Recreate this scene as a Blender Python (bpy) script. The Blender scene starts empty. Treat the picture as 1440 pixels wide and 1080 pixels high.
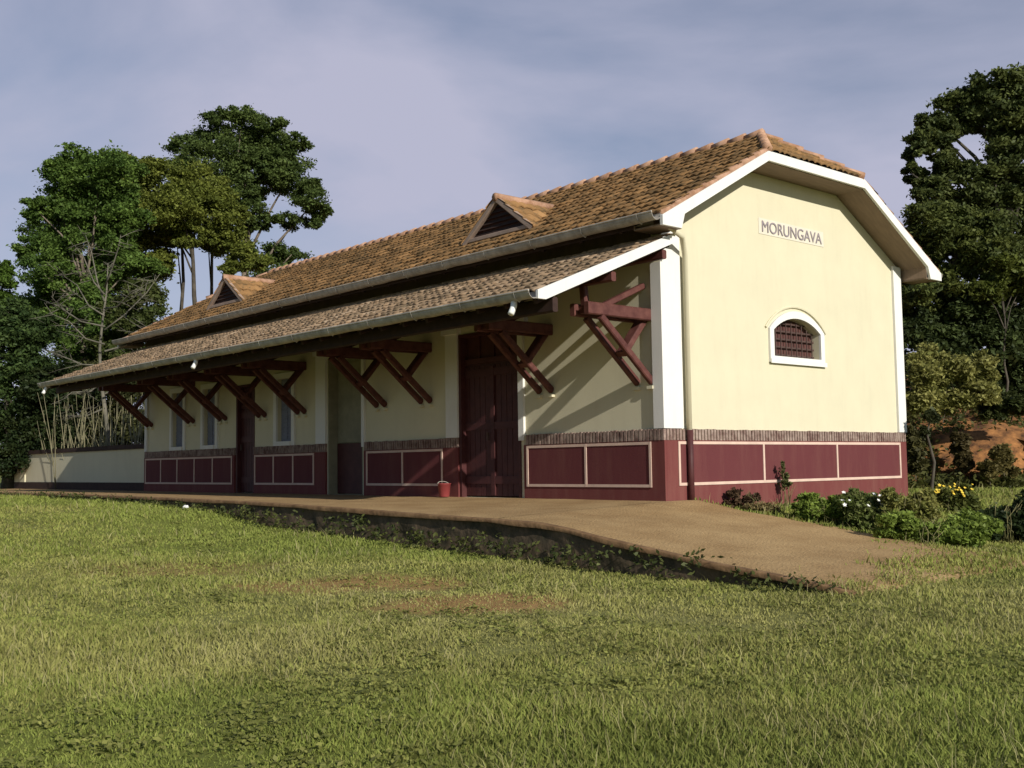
import bpy, bmesh, math, random
import numpy as np
from mathutils import Vector, Matrix

random.seed(7); rng = np.random.default_rng(11)
scene = bpy.context.scene
col = scene.collection
R_ = math.radians

# ---------------------------------------------------------------- camera
F = 1546.67
CAM = np.array([-13.102, -11.263, 0.58])
CR = np.array([[0.75, -0.038, -0.661], [-0.662, -0.065, -0.747], [-0.014, 0.997, -0.074]])
_u, _s, _v = np.linalg.svd(CR); CR = _u @ _v
def at(px, py, d):
    """world point seen at photo pixel (px,py) at distance d along the view axis"""
    return CAM + CR @ np.array([(px-720)*d/F, -(py-540)*d/F, -d])
cam_d = bpy.data.cameras.new('camera'); cam = bpy.data.objects.new('camera', cam_d); col.objects.link(cam)
M4 = Matrix([list(CR[i]) + [CAM[i]] for i in range(3)] + [[0, 0, 0, 1]])
cam.matrix_world = M4
cam_d.sensor_width = 36; cam_d.lens = F/1440*36; cam_d.clip_end = 3000; cam_d.clip_start = .05
scene.camera = cam

# ---------------------------------------------------------------- terrain height
FY = [-60, -12, -5.4, -2.35, -.2, 3, 6, 7.6, 11, 17, 40]
FZ = [-1.5, -.86, -.71, -.69, -.61, -.50, -.40, -.20, -.10, -.04, 0]
HY = [-60, -12, -5.4, -2.5, -.3, 0, 40]
HZ = [-1.5, -.86, -.70, -.45, -.2, -.14, -.1]
def gz(x, y):
    x = np.asarray(x, float); y = np.asarray(y, float)
    f = np.interp(y, FY, FZ) + .017*np.minimum(0, x+3.6)
    h = np.interp(y, HY, HZ)
    t = np.clip((x+3.55)/.3, 0, 1)
    z = f*(1-t)+h*t
    r = np.hypot(x, y)
    und = .035*np.sin(x*.9+1.3*np.sin(y*.5))*np.cos(y*.7+.6)+.02*np.sin(x*2.1+y*1.7)
    edge = np.clip((np.abs(x+3.6))/1.2, 0, 1)*np.clip(np.hypot(np.maximum(0, np.maximum(-3.6-x, x-.6)), np.maximum(0, -5.5-y))/1.5, 0, 1)
    z = z + und*edge
    return np.clip(z, -1.6, 1)
def ground_hit(px, py):
    d = CR @ np.array([px-720., -(py-540.), -F]); d /= np.linalg.norm(d)
    t = 4.
    for _ in range(4000):
        p = CAM+d*t
        if p[2] <= gz(p[0], p[1]): break
        t += .02
    return p

# value noise on numpy
_tab = rng.random((256, 256))
def vnoise(x, y, s):
    x = np.asarray(x)/s+1000; y = np.asarray(y)/s+1000
    i = np.floor(x).astype(int); j = np.floor(y).astype(int); u = x-i; v = y-j
    u = u*u*(3-2*u); v = v*v*(3-2*v)
    g = lambda a, b: _tab[a % 256, b % 256]
    return (g(i, j)*(1-u)+g(i+1, j)*u)*(1-v)+(g(i, j+1)*(1-u)+g(i+1, j+1)*u)*v
def fbm(x, y, s): return .55*vnoise(x, y, s)+.28*vnoise(y, x, s*.47)+.17*vnoise(x, y, s*.21)
sm = lambda a, b, x: (lambda t: t*t*(3-2*t))(np.clip((np.asarray(x)-a)/(b-a), 0, 1))

# ---------------------------------------------------------------- materials
def newmat(name):
    m = bpy.data.materials.new(name); m.use_nodes = True
    nt = m.node_tree; b = nt.nodes['Principled BSDF']
    return m, nt, b
def mat(name, c, rough=.8, var=.15, scale=3., c2=None, bump=0., bscale=40., spec=.3, coord='Object', detail=6, stretch=None, ramp=(.35, .65)):
    m, nt, b = newmat(name)
    b.inputs['Roughness'].default_value = rough; b.inputs['Specular IOR Level'].default_value = spec
    tc = nt.nodes.new('ShaderNodeTexCoord'); src = tc.outputs[coord]
    if stretch:
        mp = nt.nodes.new('ShaderNodeMapping'); mp.inputs['Scale'].default_value = stretch
        nt.links.new(src, mp.inputs['Vector']); src = mp.outputs[0]
    n = nt.nodes.new('ShaderNodeTexNoise'); n.inputs['Scale'].default_value = scale; n.inputs['Detail'].default_value = detail
    n.inputs['Roughness'].default_value = .65
    nt.links.new(src, n.inputs['Vector'])
    r = nt.nodes.new('ShaderNodeValToRGB'); nt.links.new(n.outputs['Fac'], r.inputs[0])
    if c2 is None: c2 = tuple(min(1, x*(1+var)) for x in c); c = tuple(x*(1-var) for x in c)
    r.color_ramp.elements[0].color = (*c, 1); r.color_ramp.elements[1].color = (*c2, 1)
    r.color_ramp.elements[0].position, r.color_ramp.elements[1].position = ramp
    nt.links.new(r.outputs[0], b.inputs['Base Color'])
    if bump:
        n2 = nt.nodes.new('ShaderNodeTexNoise'); n2.inputs['Scale'].default_value = bscale; n2.inputs['Detail'].default_value = 4
        nt.links.new(src, n2.inputs['Vector'])
        bp = nt.nodes.new('ShaderNodeBump'); bp.inputs['Strength'].default_value = bump; bp.inputs['Distance'].default_value = .02
        nt.links.new(n2.outputs['Fac'], bp.inputs['Height']); nt.links.new(bp.outputs[0], b.inputs['Normal'])
    return m
def mat_stained(name, c, stain, amt, rough=.85, lo=.5, hi=.8):
    """painted plaster with weather streaks"""
    m = mat(name, c, rough, .03, 1.3, bump=.12, bscale=60)
    nt = m.node_tree; b = nt.nodes['Principled BSDF']
    base = b.inputs['Base Color'].links[0].from_socket
    tc = nt.nodes.new('ShaderNodeTexCoord'); mp = nt.nodes.new('ShaderNodeMapping'); mp.inputs['Scale'].default_value = (2.2, 2.2, .35)
    nt.links.new(tc.outputs['Object'], mp.inputs[0])
    n = nt.nodes.new('ShaderNodeTexNoise'); n.inputs['Scale'].default_value = 2; n.inputs['Detail'].default_value = 8; n.inputs['Roughness'].default_value = .7
    nt.links.new(mp.outputs[0], n.inputs['Vector'])
    r = nt.nodes.new('ShaderNodeMapRange'); r.inputs[1].default_value = lo; r.inputs[2].default_value = hi; r.inputs[4].default_value = amt
    nt.links.new(n.outputs['Fac'], r.inputs[0])
    mx = nt.nodes.new('ShaderNodeMix'); mx.data_type = 'RGBA'
    nt.links.new(r.outputs[0], mx.inputs[0]); nt.links.new(base, mx.inputs[6]); mx.inputs[7].default_value = (*stain, 1)
    nt.links.new(mx.outputs[2], b.inputs['Base Color'])
    return m
def mat_attr(name, rough=.8, transl=0., spec=.2, bump=0.):
    """colour from the mesh's own colour attribute 'tint' (leaf, blade or soil colour)"""
    m, nt, b = newmat(name)
    a = nt.nodes.new('ShaderNodeAttribute'); a.attribute_name = 'tint'
    b.inputs['Roughness'].default_value = rough; b.inputs['Specular IOR Level'].default_value = spec
    nt.links.new(a.outputs['Color'], b.inputs['Base Color'])
    if transl:
        t = nt.nodes.new('ShaderNodeBsdfTranslucent'); nt.links.new(a.outputs['Color'], t.inputs['Color'])
        mx = nt.nodes.new('ShaderNodeMixShader'); mx.inputs[0].default_value = transl
        nt.links.new(b.outputs[0], mx.inputs[1]); nt.links.new(t.outputs[0], mx.inputs[2])
        nt.links.new(mx.outputs[0], nt.nodes['Material Output'].inputs['Surface'])
    return m
def mat_tiles(name, cols, rough=.9):
    """clay tiles: every tile its own fired tone, lichen over them"""
    m, nt, b = newmat(name)
    b.inputs['Roughness'].default_value = rough; b.inputs['Specular IOR Level'].default_value = .15
    a = nt.nodes.new('ShaderNodeAttribute'); a.attribute_name = 'rnd'
    tc = nt.nodes.new('ShaderNodeTexCoord')
    n = nt.nodes.new('ShaderNodeTexNoise'); n.inputs['Scale'].default_value = .8; n.inputs['Detail'].default_value = 8; n.inputs['Roughness'].default_value = .7
    nt.links.new(tc.outputs['Object'], n.inputs['Vector'])
    ad = nt.nodes.new('ShaderNodeMath'); ad.operation = 'MULTIPLY_ADD'; ad.inputs[1].default_value = .55
    nt.links.new(a.outputs['Fac'], ad.inputs[0]); 
    sb = nt.nodes.new('ShaderNodeMath'); sb.operation = 'MULTIPLY_ADD'; sb.inputs[1].default_value = 1.3; sb.inputs[2].default_value = -.42
    nt.links.new(n.outputs['Fac'], sb.inputs[0]); nt.links.new(sb.outputs[0], ad.inputs[2])
    r = nt.nodes.new('ShaderNodeValToRGB'); nt.links.new(ad.outputs[0], r.inputs[0])
    els = r.color_ramp.elements
    els[0].color = (*cols[0], 1); els[0].position = .1; els[1].color = (*cols[-1], 1); els[1].position = .9
    for k, c in enumerate(cols[1:-1]):
        e = els.new(.1+.8*(k+1)/(len(cols)-1)); e.color = (*c, 1)
    n2 = nt.nodes.new('ShaderNodeTexNoise'); n2.inputs['Scale'].default_value = 9; n2.inputs['Detail'].default_value = 6
    nt.links.new(tc.outputs['Object'], n2.inputs['Vector'])
    mr = nt.nodes.new('ShaderNodeMapRange'); mr.inputs[1].default_value = .52; mr.inputs[2].default_value = .7; mr.inputs[4].default_value = .75
    nt.links.new(n2.outputs['Fac'], mr.inputs[0])
    mx = nt.nodes.new('ShaderNodeMix'); mx.data_type = 'RGBA'; mx.inputs[7].default_value = (.075, .06, .035, 1)
    nt.links.new(mr.outputs[0], mx.inputs[0]); nt.links.new(r.outputs[0], mx.inputs[6]); nt.links.new(mx.outputs[2], b.inputs['Base Color'])
    return m

M = {}
M['cream'] = mat_stained('cream_plaster', (.61, .565, .41), (.48, .43, .31), .3)
M['white'] = mat_stained('white_paint', (.70, .69, .66), (.50, .47, .41), .25)
M['maroon'] = mat_stained('maroon_paint', (.145, .038, .036), (.20, .085, .068), .6, lo=.45, hi=.75)
M['panel'] = mat_stained('maroon_panel_paint', (.112, .027, .030), (.16, .06, .05), .6, lo=.45, hi=.8)
M['line'] = mat('pale_trim_paint', (.60, .44, .36), .8, .08, 5)
M['brick'] = mat('soldier_brick', (.14, .08, .068), .9, .25, 8, c2=(.34, .26, .22))
M['mortar'] = mat('mortar', (.40, .34, .25), .95, .1, 8)
M['wood'] = mat('maroon_timber', (.07, .021, .018), .65, .2, 6, c2=(.125, .047, .038), bump=.1, stretch=(1, 1, 1))
M['wood_dark'] = mat('dark_timber', (.035, .018, .014), .8, .3, 5)
M['doorwood'] = mat('maroon_door_paint', (.055, .015, .016), .6, .2, 4, c2=(.08, .025, .024))
M['soffit'] = mat('soffit_board', (.21, .15, .105), .8, .12, 3, stretch=(1, 6, 1))
M['gutter'] = mat('weathered_gutter', (.30, .27, .23), .75, .3, 6, c2=(.50, .46, .40))
M['tiles'] = mat_tiles('clay_tiles', [(.125, .078, .036), (.20, .115, .05), (.27, .148, .06), (.36, .205, .09)])
M['tiles_low'] = mat_tiles('lichen_clay_tiles', [(.20, .145, .09), (.29, .20, .125), (.38, .255, .155), (.46, .34, .23)])
M['ridge'] = mat('ridge_clay', (.27, .14, .08), .9, .2, 4, c2=(.50, .31, .21))
M['iron'] = mat('dark_iron', (.075, .045, .038), .6, .2, 10)
M['eaveshade'] = mat('eave_shade_brown', (.10, .07, .04), .85, .2, 4)  # shade between canopy and main eave, put into the colour
M['glass'] = mat('dark_glass', (.05, .05, .055), .12, .2, 2, spec=.5)
M['olive'] = mat('olive_shaded_plaster', (.24, .225, .155), .7, .15, 3)  # stands for shaded cream plaster in the entry recess
M['board'] = mat('shutter_board', (.085, .035, .03), .75, .2, 3)
M['bluegrey'] = mat('bluegrey_shutter', (.20, .21, .27), .7, .12, 5)
M['deck'] = mat('worn_deck', (.285, .175, .075), .95, .2, 1.1, c2=(.40, .265, .125), bump=.9, bscale=30, detail=12)
M['stone'] = mat('mossy_stone', (.05, .042, .025), .95, .3, 4, c2=(.16, .11, .07), bump=.9, bscale=8)
M['kerb'] = mat('earthy_kerb', (.12, .065, .03), .95, .3, 5, c2=(.26, .155, .075), bump=.5, bscale=14)
M['bark'] = mat('bark', (.10, .08, .06), .95, .3, 4, c2=(.22, .18, .14), bump=.6, bscale=10)
M['palebark'] = mat('pale_bark', (.085, .08, .06), .9, .2, 3, c2=(.17, .155, .12))
M['darkbark'] = mat('dark_bark', (.045, .038, .03), .95, .3, 4, c2=(.10, .085, .065))
M['petal_white'] = mat('white_petal', (.74, .74, .70), .7, .06, 9); M['petal_yellow'] = mat('yellow_petal', (.72, .52, .06), .7, .12, 9)
M['stem'] = mat('green_stem', (.10, .10, .03), .8, .2, 4, c2=(.24, .21, .10))
M['leaf'] = mat_attr('leaf', .6, .34, .25)
M['blade'] = mat_attr('grass_blade', .75, .3, .15)
M['redclay'] = mat('red_earth', (.045, .022, .012), .95, .3, 2.6, c2=(.40, .18, .06), bump=1., bscale=3, detail=10)
M['red'] = mat('red_plastic', (.24, .045, .045), .45, .08, 4)
M['paper'] = mat('white_paper', (.8, .8, .77), .8, .05, 4)
M['ink'] = mat('dark_lettering', (.26, .225, .24), .8, .1, 8)
M['plate'] = mat('sign_plate', (.64, .59, .49), .8, .04, 4)
M['white_pvc'] = mat('white_pipe', (.82, .82, .80), .4, .04, 4)

# ground: soil/grass-mat colour from attribute, broken by fine noise
def ground_mat():
    m = mat_attr('ground_soil', .95, 0, .1)
    nt = m.node_tree; b = nt.nodes['Principled BSDF']
    src = b.inputs['Base Color'].links[0].from_socket
    tc = nt.nodes.new('ShaderNodeTexCoord'); n = nt.nodes.new('ShaderNodeTexNoise'); n.inputs['Scale'].default_value = 5; n.inputs['Detail'].default_value = 10; n.inputs['Roughness'].default_value = .75
    nt.links.new(tc.outputs['Object'], n.inputs['Vector'])
    mr = nt.nodes.new('ShaderNodeMapRange'); mr.inputs[1].default_value = .3; mr.inputs[2].default_value = .7; mr.inputs[3].default_value = .7; mr.inputs[4].default_value = 1.25
    nt.links.new(n.outputs['Fac'], mr.inputs[0])
    vm = nt.nodes.new('ShaderNodeVectorMath'); vm.operation = 'SCALE'
    nt.links.new(src, vm.inputs[0]); nt.links.new(mr.outputs[0], vm.inputs['Scale']); nt.links.new(vm.outputs[0], b.inputs['Base Color'])
    bp = nt.nodes.new('ShaderNodeBump'); bp.inputs['Strength'].default_value = .7; bp.inputs['Distance'].default_value = .05
    nt.links.new(n.outputs['Fac'], bp.inputs['Height']); nt.links.new(bp.outputs[0], b.inputs['Normal'])
    return m
M['ground'] = ground_mat()

# ---------------------------------------------------------------- mesh helpers
class MB:
    def __init__(s): s.v = []; s.f = []
    def add(s, vs, fs):
        n = len(s.v); s.v += [tuple(map(float, p)) for p in vs]; s.f += [tuple(i+n for i in q) for q in fs]; return s
    def box(s, x0, x1, y0, y1, z0, z1):
        return s.add([(x0, y0, z0), (x1, y0, z0), (x1, y1, z0), (x0, y1, z0), (x0, y0, z1), (x1, y0, z1), (x1, y1, z1), (x0, y1, z1)],
                     [(0, 3, 2, 1), (4, 5, 6, 7), (0, 1, 5, 4), (1, 2, 6, 5), (2, 3, 7, 6), (3, 0, 4, 7)])
    def beam(s, p, q, w, h, up=(0, 0, 1)):
        p = Vector(p); q = Vector(q); d = (q-p).normalized(); u = Vector(up)
        sd = d.cross(u)
        if sd.length < 1e-4: sd = d.cross(Vector((1, 0, 0)))
        sd.normalize(); u = sd.cross(d)
        c = .18*min(w, h)                                     # chamfered edges
        prof = [(-w/2+c, -h/2), (w/2-c, -h/2), (w/2, -h/2+c), (w/2, h/2-c), (w/2-c, h/2), (-w/2+c, h/2), (-w/2, h/2-c), (-w/2, -h/2+c)]
        vs = [o+sd*a+u*b for o in (p, q) for a, b in prof]
        fs = [(i, (i+1) % 8, 8+(i+1) % 8, 8+i) for i in range(8)]+[tuple(range(7, -1, -1)), tuple(range(8, 16))]
        return s.add(vs, fs)
    def tube(s, pts, rad, n=8, cap=True):
        pts = [Vector(p) for p in pts]; base = len(s.v); vs = []; fs = []
        if not hasattr(rad, '__len__'): rad = [rad]*len(pts)
        prev = None
        for i, p in enumerate(pts):
            d = (pts[min(i+1, len(pts)-1)]-pts[max(i-1, 0)]).normalized()
            a = d.cross(Vector((.13, .97, .2)) if abs(d.y) < .9 else Vector((1, 0, 0))).normalized()
            if prev is not None:
                a = (prev-d*prev.dot(d)).normalized()
            prev = a; b = d.cross(a)
            for k in range(n):
                t = 2*math.pi*k/n; vs.append(p+(a*math.cos(t)+b*math.sin(t))*rad[i])
        for i in range(len(pts)-1):
            for k in range(n): fs.append((i*n+k, i*n+(k+1) % n, (i+1)*n+(k+1) % n, (i+1)*n+k))
        if cap: fs += [tuple(range(n-1, -1, -1)), tuple((len(pts)-1)*n+k for k in range(n))]
        return s.add(vs, fs)
    def lathe(s, c, prof, n=20):
        vs = [(c[0]+r*math.cos(2*math.pi*k/n), c[1]+r*math.sin(2*math.pi*k/n), c[2]+z) for r, z in prof for k in range(n)]
        fs = [(i*n+k, i*n+(k+1) % n, (i+1)*n+(k+1) % n, (i+1)*n+k) for i in range(len(prof)-1) for k in range(n)]
        return s.add(vs, fs)
    def prism(s, poly, v):
        """planar polygon (3D points) extruded by vector v"""
        n = len(poly); v = Vector(v); a = [Vector(p) for p in poly]
        nrm = Vector((0, 0, 0))
        for i in range(n): nrm += a[i].cross(a[(i+1) % n])
        if nrm.dot(v) > 0: a.reverse()
        vs = a+[p+v for p in a]
        fs = [tuple(range(n)), tuple(range(2*n-1, n-1, -1))]+[((i+1) % n, i, n+i, n+(i+1) % n) for i in range(n)]
        return s.add(vs, fs)
    def build(s, name, m, parent=None, smooth=False):
        off = Vector((0, 0, 0)); p = parent
        while p is not None: off += p.location; p = p.parent
        me = bpy.data.meshes.new(name)
        me.from_pydata([tuple(Vector(v)-off) for v in s.v], [], s.f); me.update()
        me.materials.append(m)
        if smooth: me.polygons.foreach_set('use_smooth', [True]*len(me.polygons))
        o = bpy.data.objects.new(name, me); col.objects.link(o); o.parent = parent
        return o
def npmesh(name, V, Q, m, parent=None, tint=None, rnd=None, smooth=False, off=(0, 0, 0)):
    """fast mesh from numpy arrays: verts, faces (n,k), per-face tint (n,3) or per-face value rnd"""
    me = bpy.data.meshes.new(name); V = np.asarray(V, np.float32)-np.asarray(off, np.float32); Q = np.asarray(Q, np.int32)
    n, k = Q.shape
    me.vertices.add(len(V)); me.vertices.foreach_set('co', V.ravel())
    me.loops.add(n*k); me.loops.foreach_set('vertex_index', Q.ravel())
    me.polygons.add(n); me.polygons.foreach_set('loop_start', np.arange(0, n*k, k, dtype=np.int32))
    me.update(calc_edges=True)
    if smooth: me.polygons.foreach_set('use_smooth', [True]*n)
    if tint is not None:
        dom = 'FACE' if len(tint) == n else 'POINT'
        a = me.attributes.new('tint', 'FLOAT_COLOR', dom)
        a.data.foreach_set('color', np.concatenate([tint, np.ones((len(tint), 1))], 1).astype(np.float32).ravel())
    if rnd is not None:
        a = me.attributes.new('rnd', 'FLOAT', 'FACE'); a.data.foreach_set('value', np.asarray(rnd, np.float32))
    me.materials.append(m); me.validate()
    o = bpy.data.objects.new(name, me); col.objects.link(o); o.parent = parent
    return o
def tag(o, label=None, cat=None, group=None, kind=None):
    if label: o['label'] = label
    if cat: o['category'] = cat
    if group: o['group'] = group
    if kind: o['kind'] = kind
    return o
def empty(name, loc, label, cat, group=None):
    o = bpy.data.objects.new(name, None); col.objects.link(o); o.location = tuple(map(float, loc)); o.empty_display_size = .3
    return tag(o, label, cat, group)

# ================================================================= THE STATION
L, W = 19.5, 7.25
CX = W/2
DADO = 1.12
EX, EZ = -.6, 4.32                       # main eave (top of tiles)
SL = .539                                # roof slope
RZ = EZ+(CX-EX)*SL                       # ridge height
KX = 2.13; KZ = EZ+(KX-EX)*SL            # kink where the half hip starts
Y0, Y1 = -.58, L+.58
HIP = 1.18
st = empty('station_building', (0, 0, 0), 'long cream and maroon station building with tiled half-hipped roof and open side canopy', 'building')

# ---- long wall with openings
holes = [(3.35, 5.02, 0, 3.05), (8.35, 9.72, 0, 3.0), (11.25, 11.95, 1.22, 2.7), (13.1, 13.95, 0, 2.65), (15.1, 15.8, 1.22, 2.7), (17.0, 17.7, 1.22, 2.7)]
def holed_wall(a0, a1, z0, z1, hs, th):
    ys = sorted({a0, a1, *[h[0] for h in hs], *[h[1] for h in hs]}); zs = sorted({z0, z1, *[h[2] for h in hs], *[h[3] for h in hs]})
    mb = MB()
    for i in range(len(ys)-1):
        for j in range(len(zs)-1):
            yc = (ys[i]+ys[i+1])/2; zc = (zs[j]+zs[j+1])/2
            if any(h[0] < yc < h[1] and h[2] < zc < h[3] for h in hs): continue
            a, b, c, d = ys[i], ys[i+1], zs[j], zs[j+1]
            mb.add([(0, a, c), (0, a, d), (0, b, d), (0, b, c)], [(0, 1, 2, 3)])
            mb.add([(th, a, c), (th, b, c), (th, b, d), (th, a, d)], [(0, 1, 2, 3)])
    for a, b, c, d in hs:
        mb.add([(0, a, c), (th, a, c), (th, a, d), (0, a, d)], [(0, 1, 2, 3)])
        mb.add([(0, b, c), (0, b, d), (th, b, d), (th, b, c)], [(0, 1, 2, 3)])
        mb.add([(0, a, d), (th, a, d), (th, b, d), (0, b, d)], [(0, 1, 2, 3)])
        mb.add([(0, a, c), (0, b, c), (th, b, c), (th, a, c)], [(0, 1, 2, 3)])
    return mb
holed_wall(.0, L, -.3, 4.42, holes, .3).build('wall', M['cream'], st)
# ---- gable wall with arched window hole
wx0, wx1, wz0, wsp, wap = 2.93, 4.37, 2.42, 2.88, 3.12
def arch(x0, x1, zb, zs, za, n=14):
    pts = [(x0, zb), (x1, zb)]
    w = (x1-x0)/2; h = za-zs; rr = (w*w+h*h)/(2*h); c = ((x0+x1)/2, za-rr); a0 = math.asin(w/rr)
    for k in range(n+1):
        t = a0-2*a0*k/n; pts.append((c[0]+rr*math.sin(t), c[1]+rr*math.cos(t)))
    return pts
def gable(y, th, hole):
    bm = bmesh.new(); dz = .2
    rf = lambda x: EZ+(min(x, W-x)-EX)*SL-dz
    outer = [(0, -.3), (W, -.3), (W, rf(W)), (W-KX, rf(KX)), (KX, rf(KX)), (0, rf(0))]
    loops = [outer]+([hole] if hole else [])
    eds = []
    for lp in loops:
        vs = [bm.verts.new((x, y, z)) for x, z in lp]
        for i in range(len(vs)): eds.append(bm.edges.new((vs[i], vs[(i+1) % len(vs)])))
    bmesh.ops.triangle_fill(bm, edges=eds, use_beauty=True)
    if hole:
        n = len(hole)
        a = [bm.verts.new((x, y, z)) for x, z in hole]; b = [bm.verts.new((x, y+th, z)) for x, z in hole]
        for i in range(n): bm.faces.new((a[i], a[(i+1) % n], b[(i+1) % n], b[i]))
    bmesh.ops.remove_doubles(bm, verts=bm.verts, dist=1e-5); bmesh.ops.recalc_face_normals(bm, faces=bm.faces)
    me = bpy.data.meshes.new('wall'); bm.to_mesh(me); bm.free(); me.materials.append(M['cream'])
    o = bpy.data.objects.new('wall', me); col.objects.link(o); o.parent = st
gable(0, .22, arch(wx0, wx1, wz0, wsp, wap))
gable(L, .22, None)
MB().box(W-.3, W, .002, L-.002, -.3, 4.36).build('wall', M['cream'], st)
# ---- gable window
wf = MB()
o_ = arch(wx0-.12, wx1+.12, wz0-.11, wsp+.02, wap+.13); i_ = arch(wx0, wx1, wz0, wsp, wap)
n = len(o_)
vs = [(x, -.045, z) for x, z in o_]+[(x, -.045, z) for x, z in i_]+[(x, .003, z) for x, z in o_]+[(x, .003, z) for x, z in i_]
fs = []
for k in range(n):
    j = (k+1) % n
    fs += [(k, j, n+j, n+k), (j, k, 2*n+k, 2*n+j), (n+k, n+j, 3*n+j, 3*n+k)]
wf.add(vs, fs)
wf.box(wx0-.12, wx1+.16, -.06, -.046, wz0-.13, wz0-.05)
win = wf.build('window', M['white'], st)
hd = MB(); o2 = arch(wx0-.2, wx1+.2, wsp-.12, wsp+.03, wap+.21)[2:]
hd.tube([(x, -.015, z) for x, z in o2], .024, 6).build('hood_mould', M['cream'], win)
gr = MB()
for k in range(9):
    x = wx0+(wx1-wx0)*(k+.5)/9; gr.beam((x, .1, wz0), (x, .1, wap-.03-.26*((x-CX)/(.72))**2), .018, .018, (0, 1, 0))
for k in range(5):
    z = wz0+.05+.14*k; gr.beam((wx0, .115, z), (wx1, .115, z), .014, .03)
gr.build('grille', M['iron'], win)
MB().box(wx0, wx1, .17, .19, wz0, wap).build('shutter', M['board'], win)
# ---- dado: one painted skirt per stretch of wall, with its panels, trim and soldier course
frL = lambda mb, a, b, d0, d1, z0, z1: mb.box(-d1, -d0, a, b, z0, z1)
frG = lambda mb, a, b, d0, d1, z0, z1: mb.box(a, b, -d1, -d0, z0, z1)
def dado(fr, a, b, ys, z0=.23, z1=.9, lw=.045):
    d = MB(); fr(d, a, b, 0, .05, -.3, .94); do = d.build('dado', M['maroon'], st)
    t = MB()
    for y in ys: fr(t, y-lw/2, y+lw/2, .0541, .066, z0-lw/2, z1+lw/2)
    for i in range(len(ys)-1):
        for z in (z0, z1): fr(t, ys[i]+lw/2, ys[i+1]-lw/2, .0541, .064, z-lw/2, z+lw/2)
        p = MB(); fr(p, ys[i]+lw/2, ys[i+1]-lw/2, .0502, .054, z0+lw/2, z1-lw/2); p.build('dado_panel', M['panel'], do)
    t.build('dado_trim', M['line'], do)
    m = MB(); fr(m, a+.05, b, -.001, .035, .941, DADO-.012); m.build('dado_cap', M['mortar'], do)
    c = MB(); y = a+.004
    while y+.05 < b: fr(c, y, y+.05, 0, .058+random.uniform(-.004, .004), .9411, DADO+random.uniform(-.008, .004)); y += .078
    c.build('soldier_course', M['brick'], do)
dado(frL, -.05, 3.2, [.24, 1.66, 3.1]); dado(frL, 5.06, 8.25, [5.55, 6.85, 8.12]); dado(frL, 9.76, 13.02, [10.25, 11.15, 12.05, 12.95]); dado(frL, 14.03, L, [14.15, 15.2, 16.25, 17.3, 18.35, 19.38])
dado(frG, .002, W, [.29, 2.5, 4.75, 6.98], z0=.25)
# ---- pilasters
def pil(*bx):
    m = MB()
    for b in bx: m.box(*b)
    return m.build('pilaster', M['white'], st)
pil((-.05, .0, -.05, .16, DADO+.006, 3.74), (.0, .43, -.05, .0, DADO+.006, 4.44))
pil((W-.24, W+.05, -.05, .0, DADO+.006, 4.44))
pil((-.06, .0, 5.06, 5.42, DADO+.006, 3.1), (-.1, .0, 5.0, 5.5, 3.101, 3.3))
pil((-.05, .0, 3.2, 3.34, DADO-.1, 3.1), (-.1, .0, 3.1, 3.4, 3.101, 3.3))
pil((-.06, .0, 9.75, 10.16, DADO+.006, 3.1), (-.1, .0, 9.68, 10.22, 3.101, 3.3))
pil((-.05, .0, 8.24, 8.34, DADO-.1, 3.1))
pil((-.05, .0, L-.16, L+.0, DADO+.006, 3.7))
# ---- doors
def door(y0, y1, z1, leaves, m, xd=.12):
    b = MB(); b.box(xd, xd+.05, y0, y1, .02, z1-.55)
    dr = b.build('door', m, st)
    pk = MB(); npl = int((y1-y0)/.14)
    for k in range(npl):
        a = y0+(y1-y0)*k/npl; pk.box(xd-.025, xd-.001, a+.006, y0+(y1-y0)*(k+1)/npl-.006, .03, z1-.6)
    pk.build('planking', m, dr)
    for z in (.25, 1.25, z1-.8): MB().box(xd-.05, xd-.026, y0+.04, y1-.04, z, z+.14).build('rail', m, dr)
    rl = MB()
    if leaves == 2: rl.box(xd-.055, xd-.0262, (y0+y1)/2-.05, (y0+y1)/2+.05, .04, z1-.62)
    if rl.v: rl.build('stile', m, dr)
    tr = MB(); tr.box(xd-.04, xd+.05, y0, y1, z1-.549, z1-.45); tr.box(xd+.02, xd+.04, y0, y1, z1-.449, z1)
    for k in range(1, 4): tr.box(xd-.01, xd+.019, y0+(y1-y0)*k/4-.02, y0+(y1-y0)*k/4+.02, z1-.449, z1)
    tr.build('transom', m, dr)
    j = MB(); j.box(-.02, xd+.06, y0-.035, y0+.03, -.02, z1+.03).box(-.02, xd+.06, y1-.03, y1+.045, -.02, z1+.03).box(-.02, xd+.06, y0+.03, y1-.03, z1-.03, z1+.03); j.build('jamb', m, dr)
    h = MB(); yc = (y0+y1)/2+(.1 if leaves == 2 else .3); h.box(xd-.09, xd-.056, yc, yc+.03, 1.05, 1.2); h.build('handle', M['iron'], dr)
    return dr
door(3.35, 5.02, 3.05, 2, M['doorwood'])
door(13.1, 13.95, 2.65, 1, M['doorwood'])
# recessed entry: cream back wall with its own dado, shade painted in as olive
en = MB().box(.27, .34, 8.3, 9.77, 0, 3.04).build('entry_back', M['olive'], st)
MB().box(.225, .269, 8.39, 9.68, DADO+.02, 2.9).build('upper_panel', M['olive'], en)
MB().box(.215, .269, 8.385, 9.685, .02, DADO).build('lower_panel', M['doorwood'], en)
MB().box(-.004, .268, 9.69, 9.7205, 0, 3.0).build('jamb', M['olive'], en); MB().box(-.004, .268, 8.35, 8.38, 0, 3.0).build('jamb', M['olive'], en)
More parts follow.
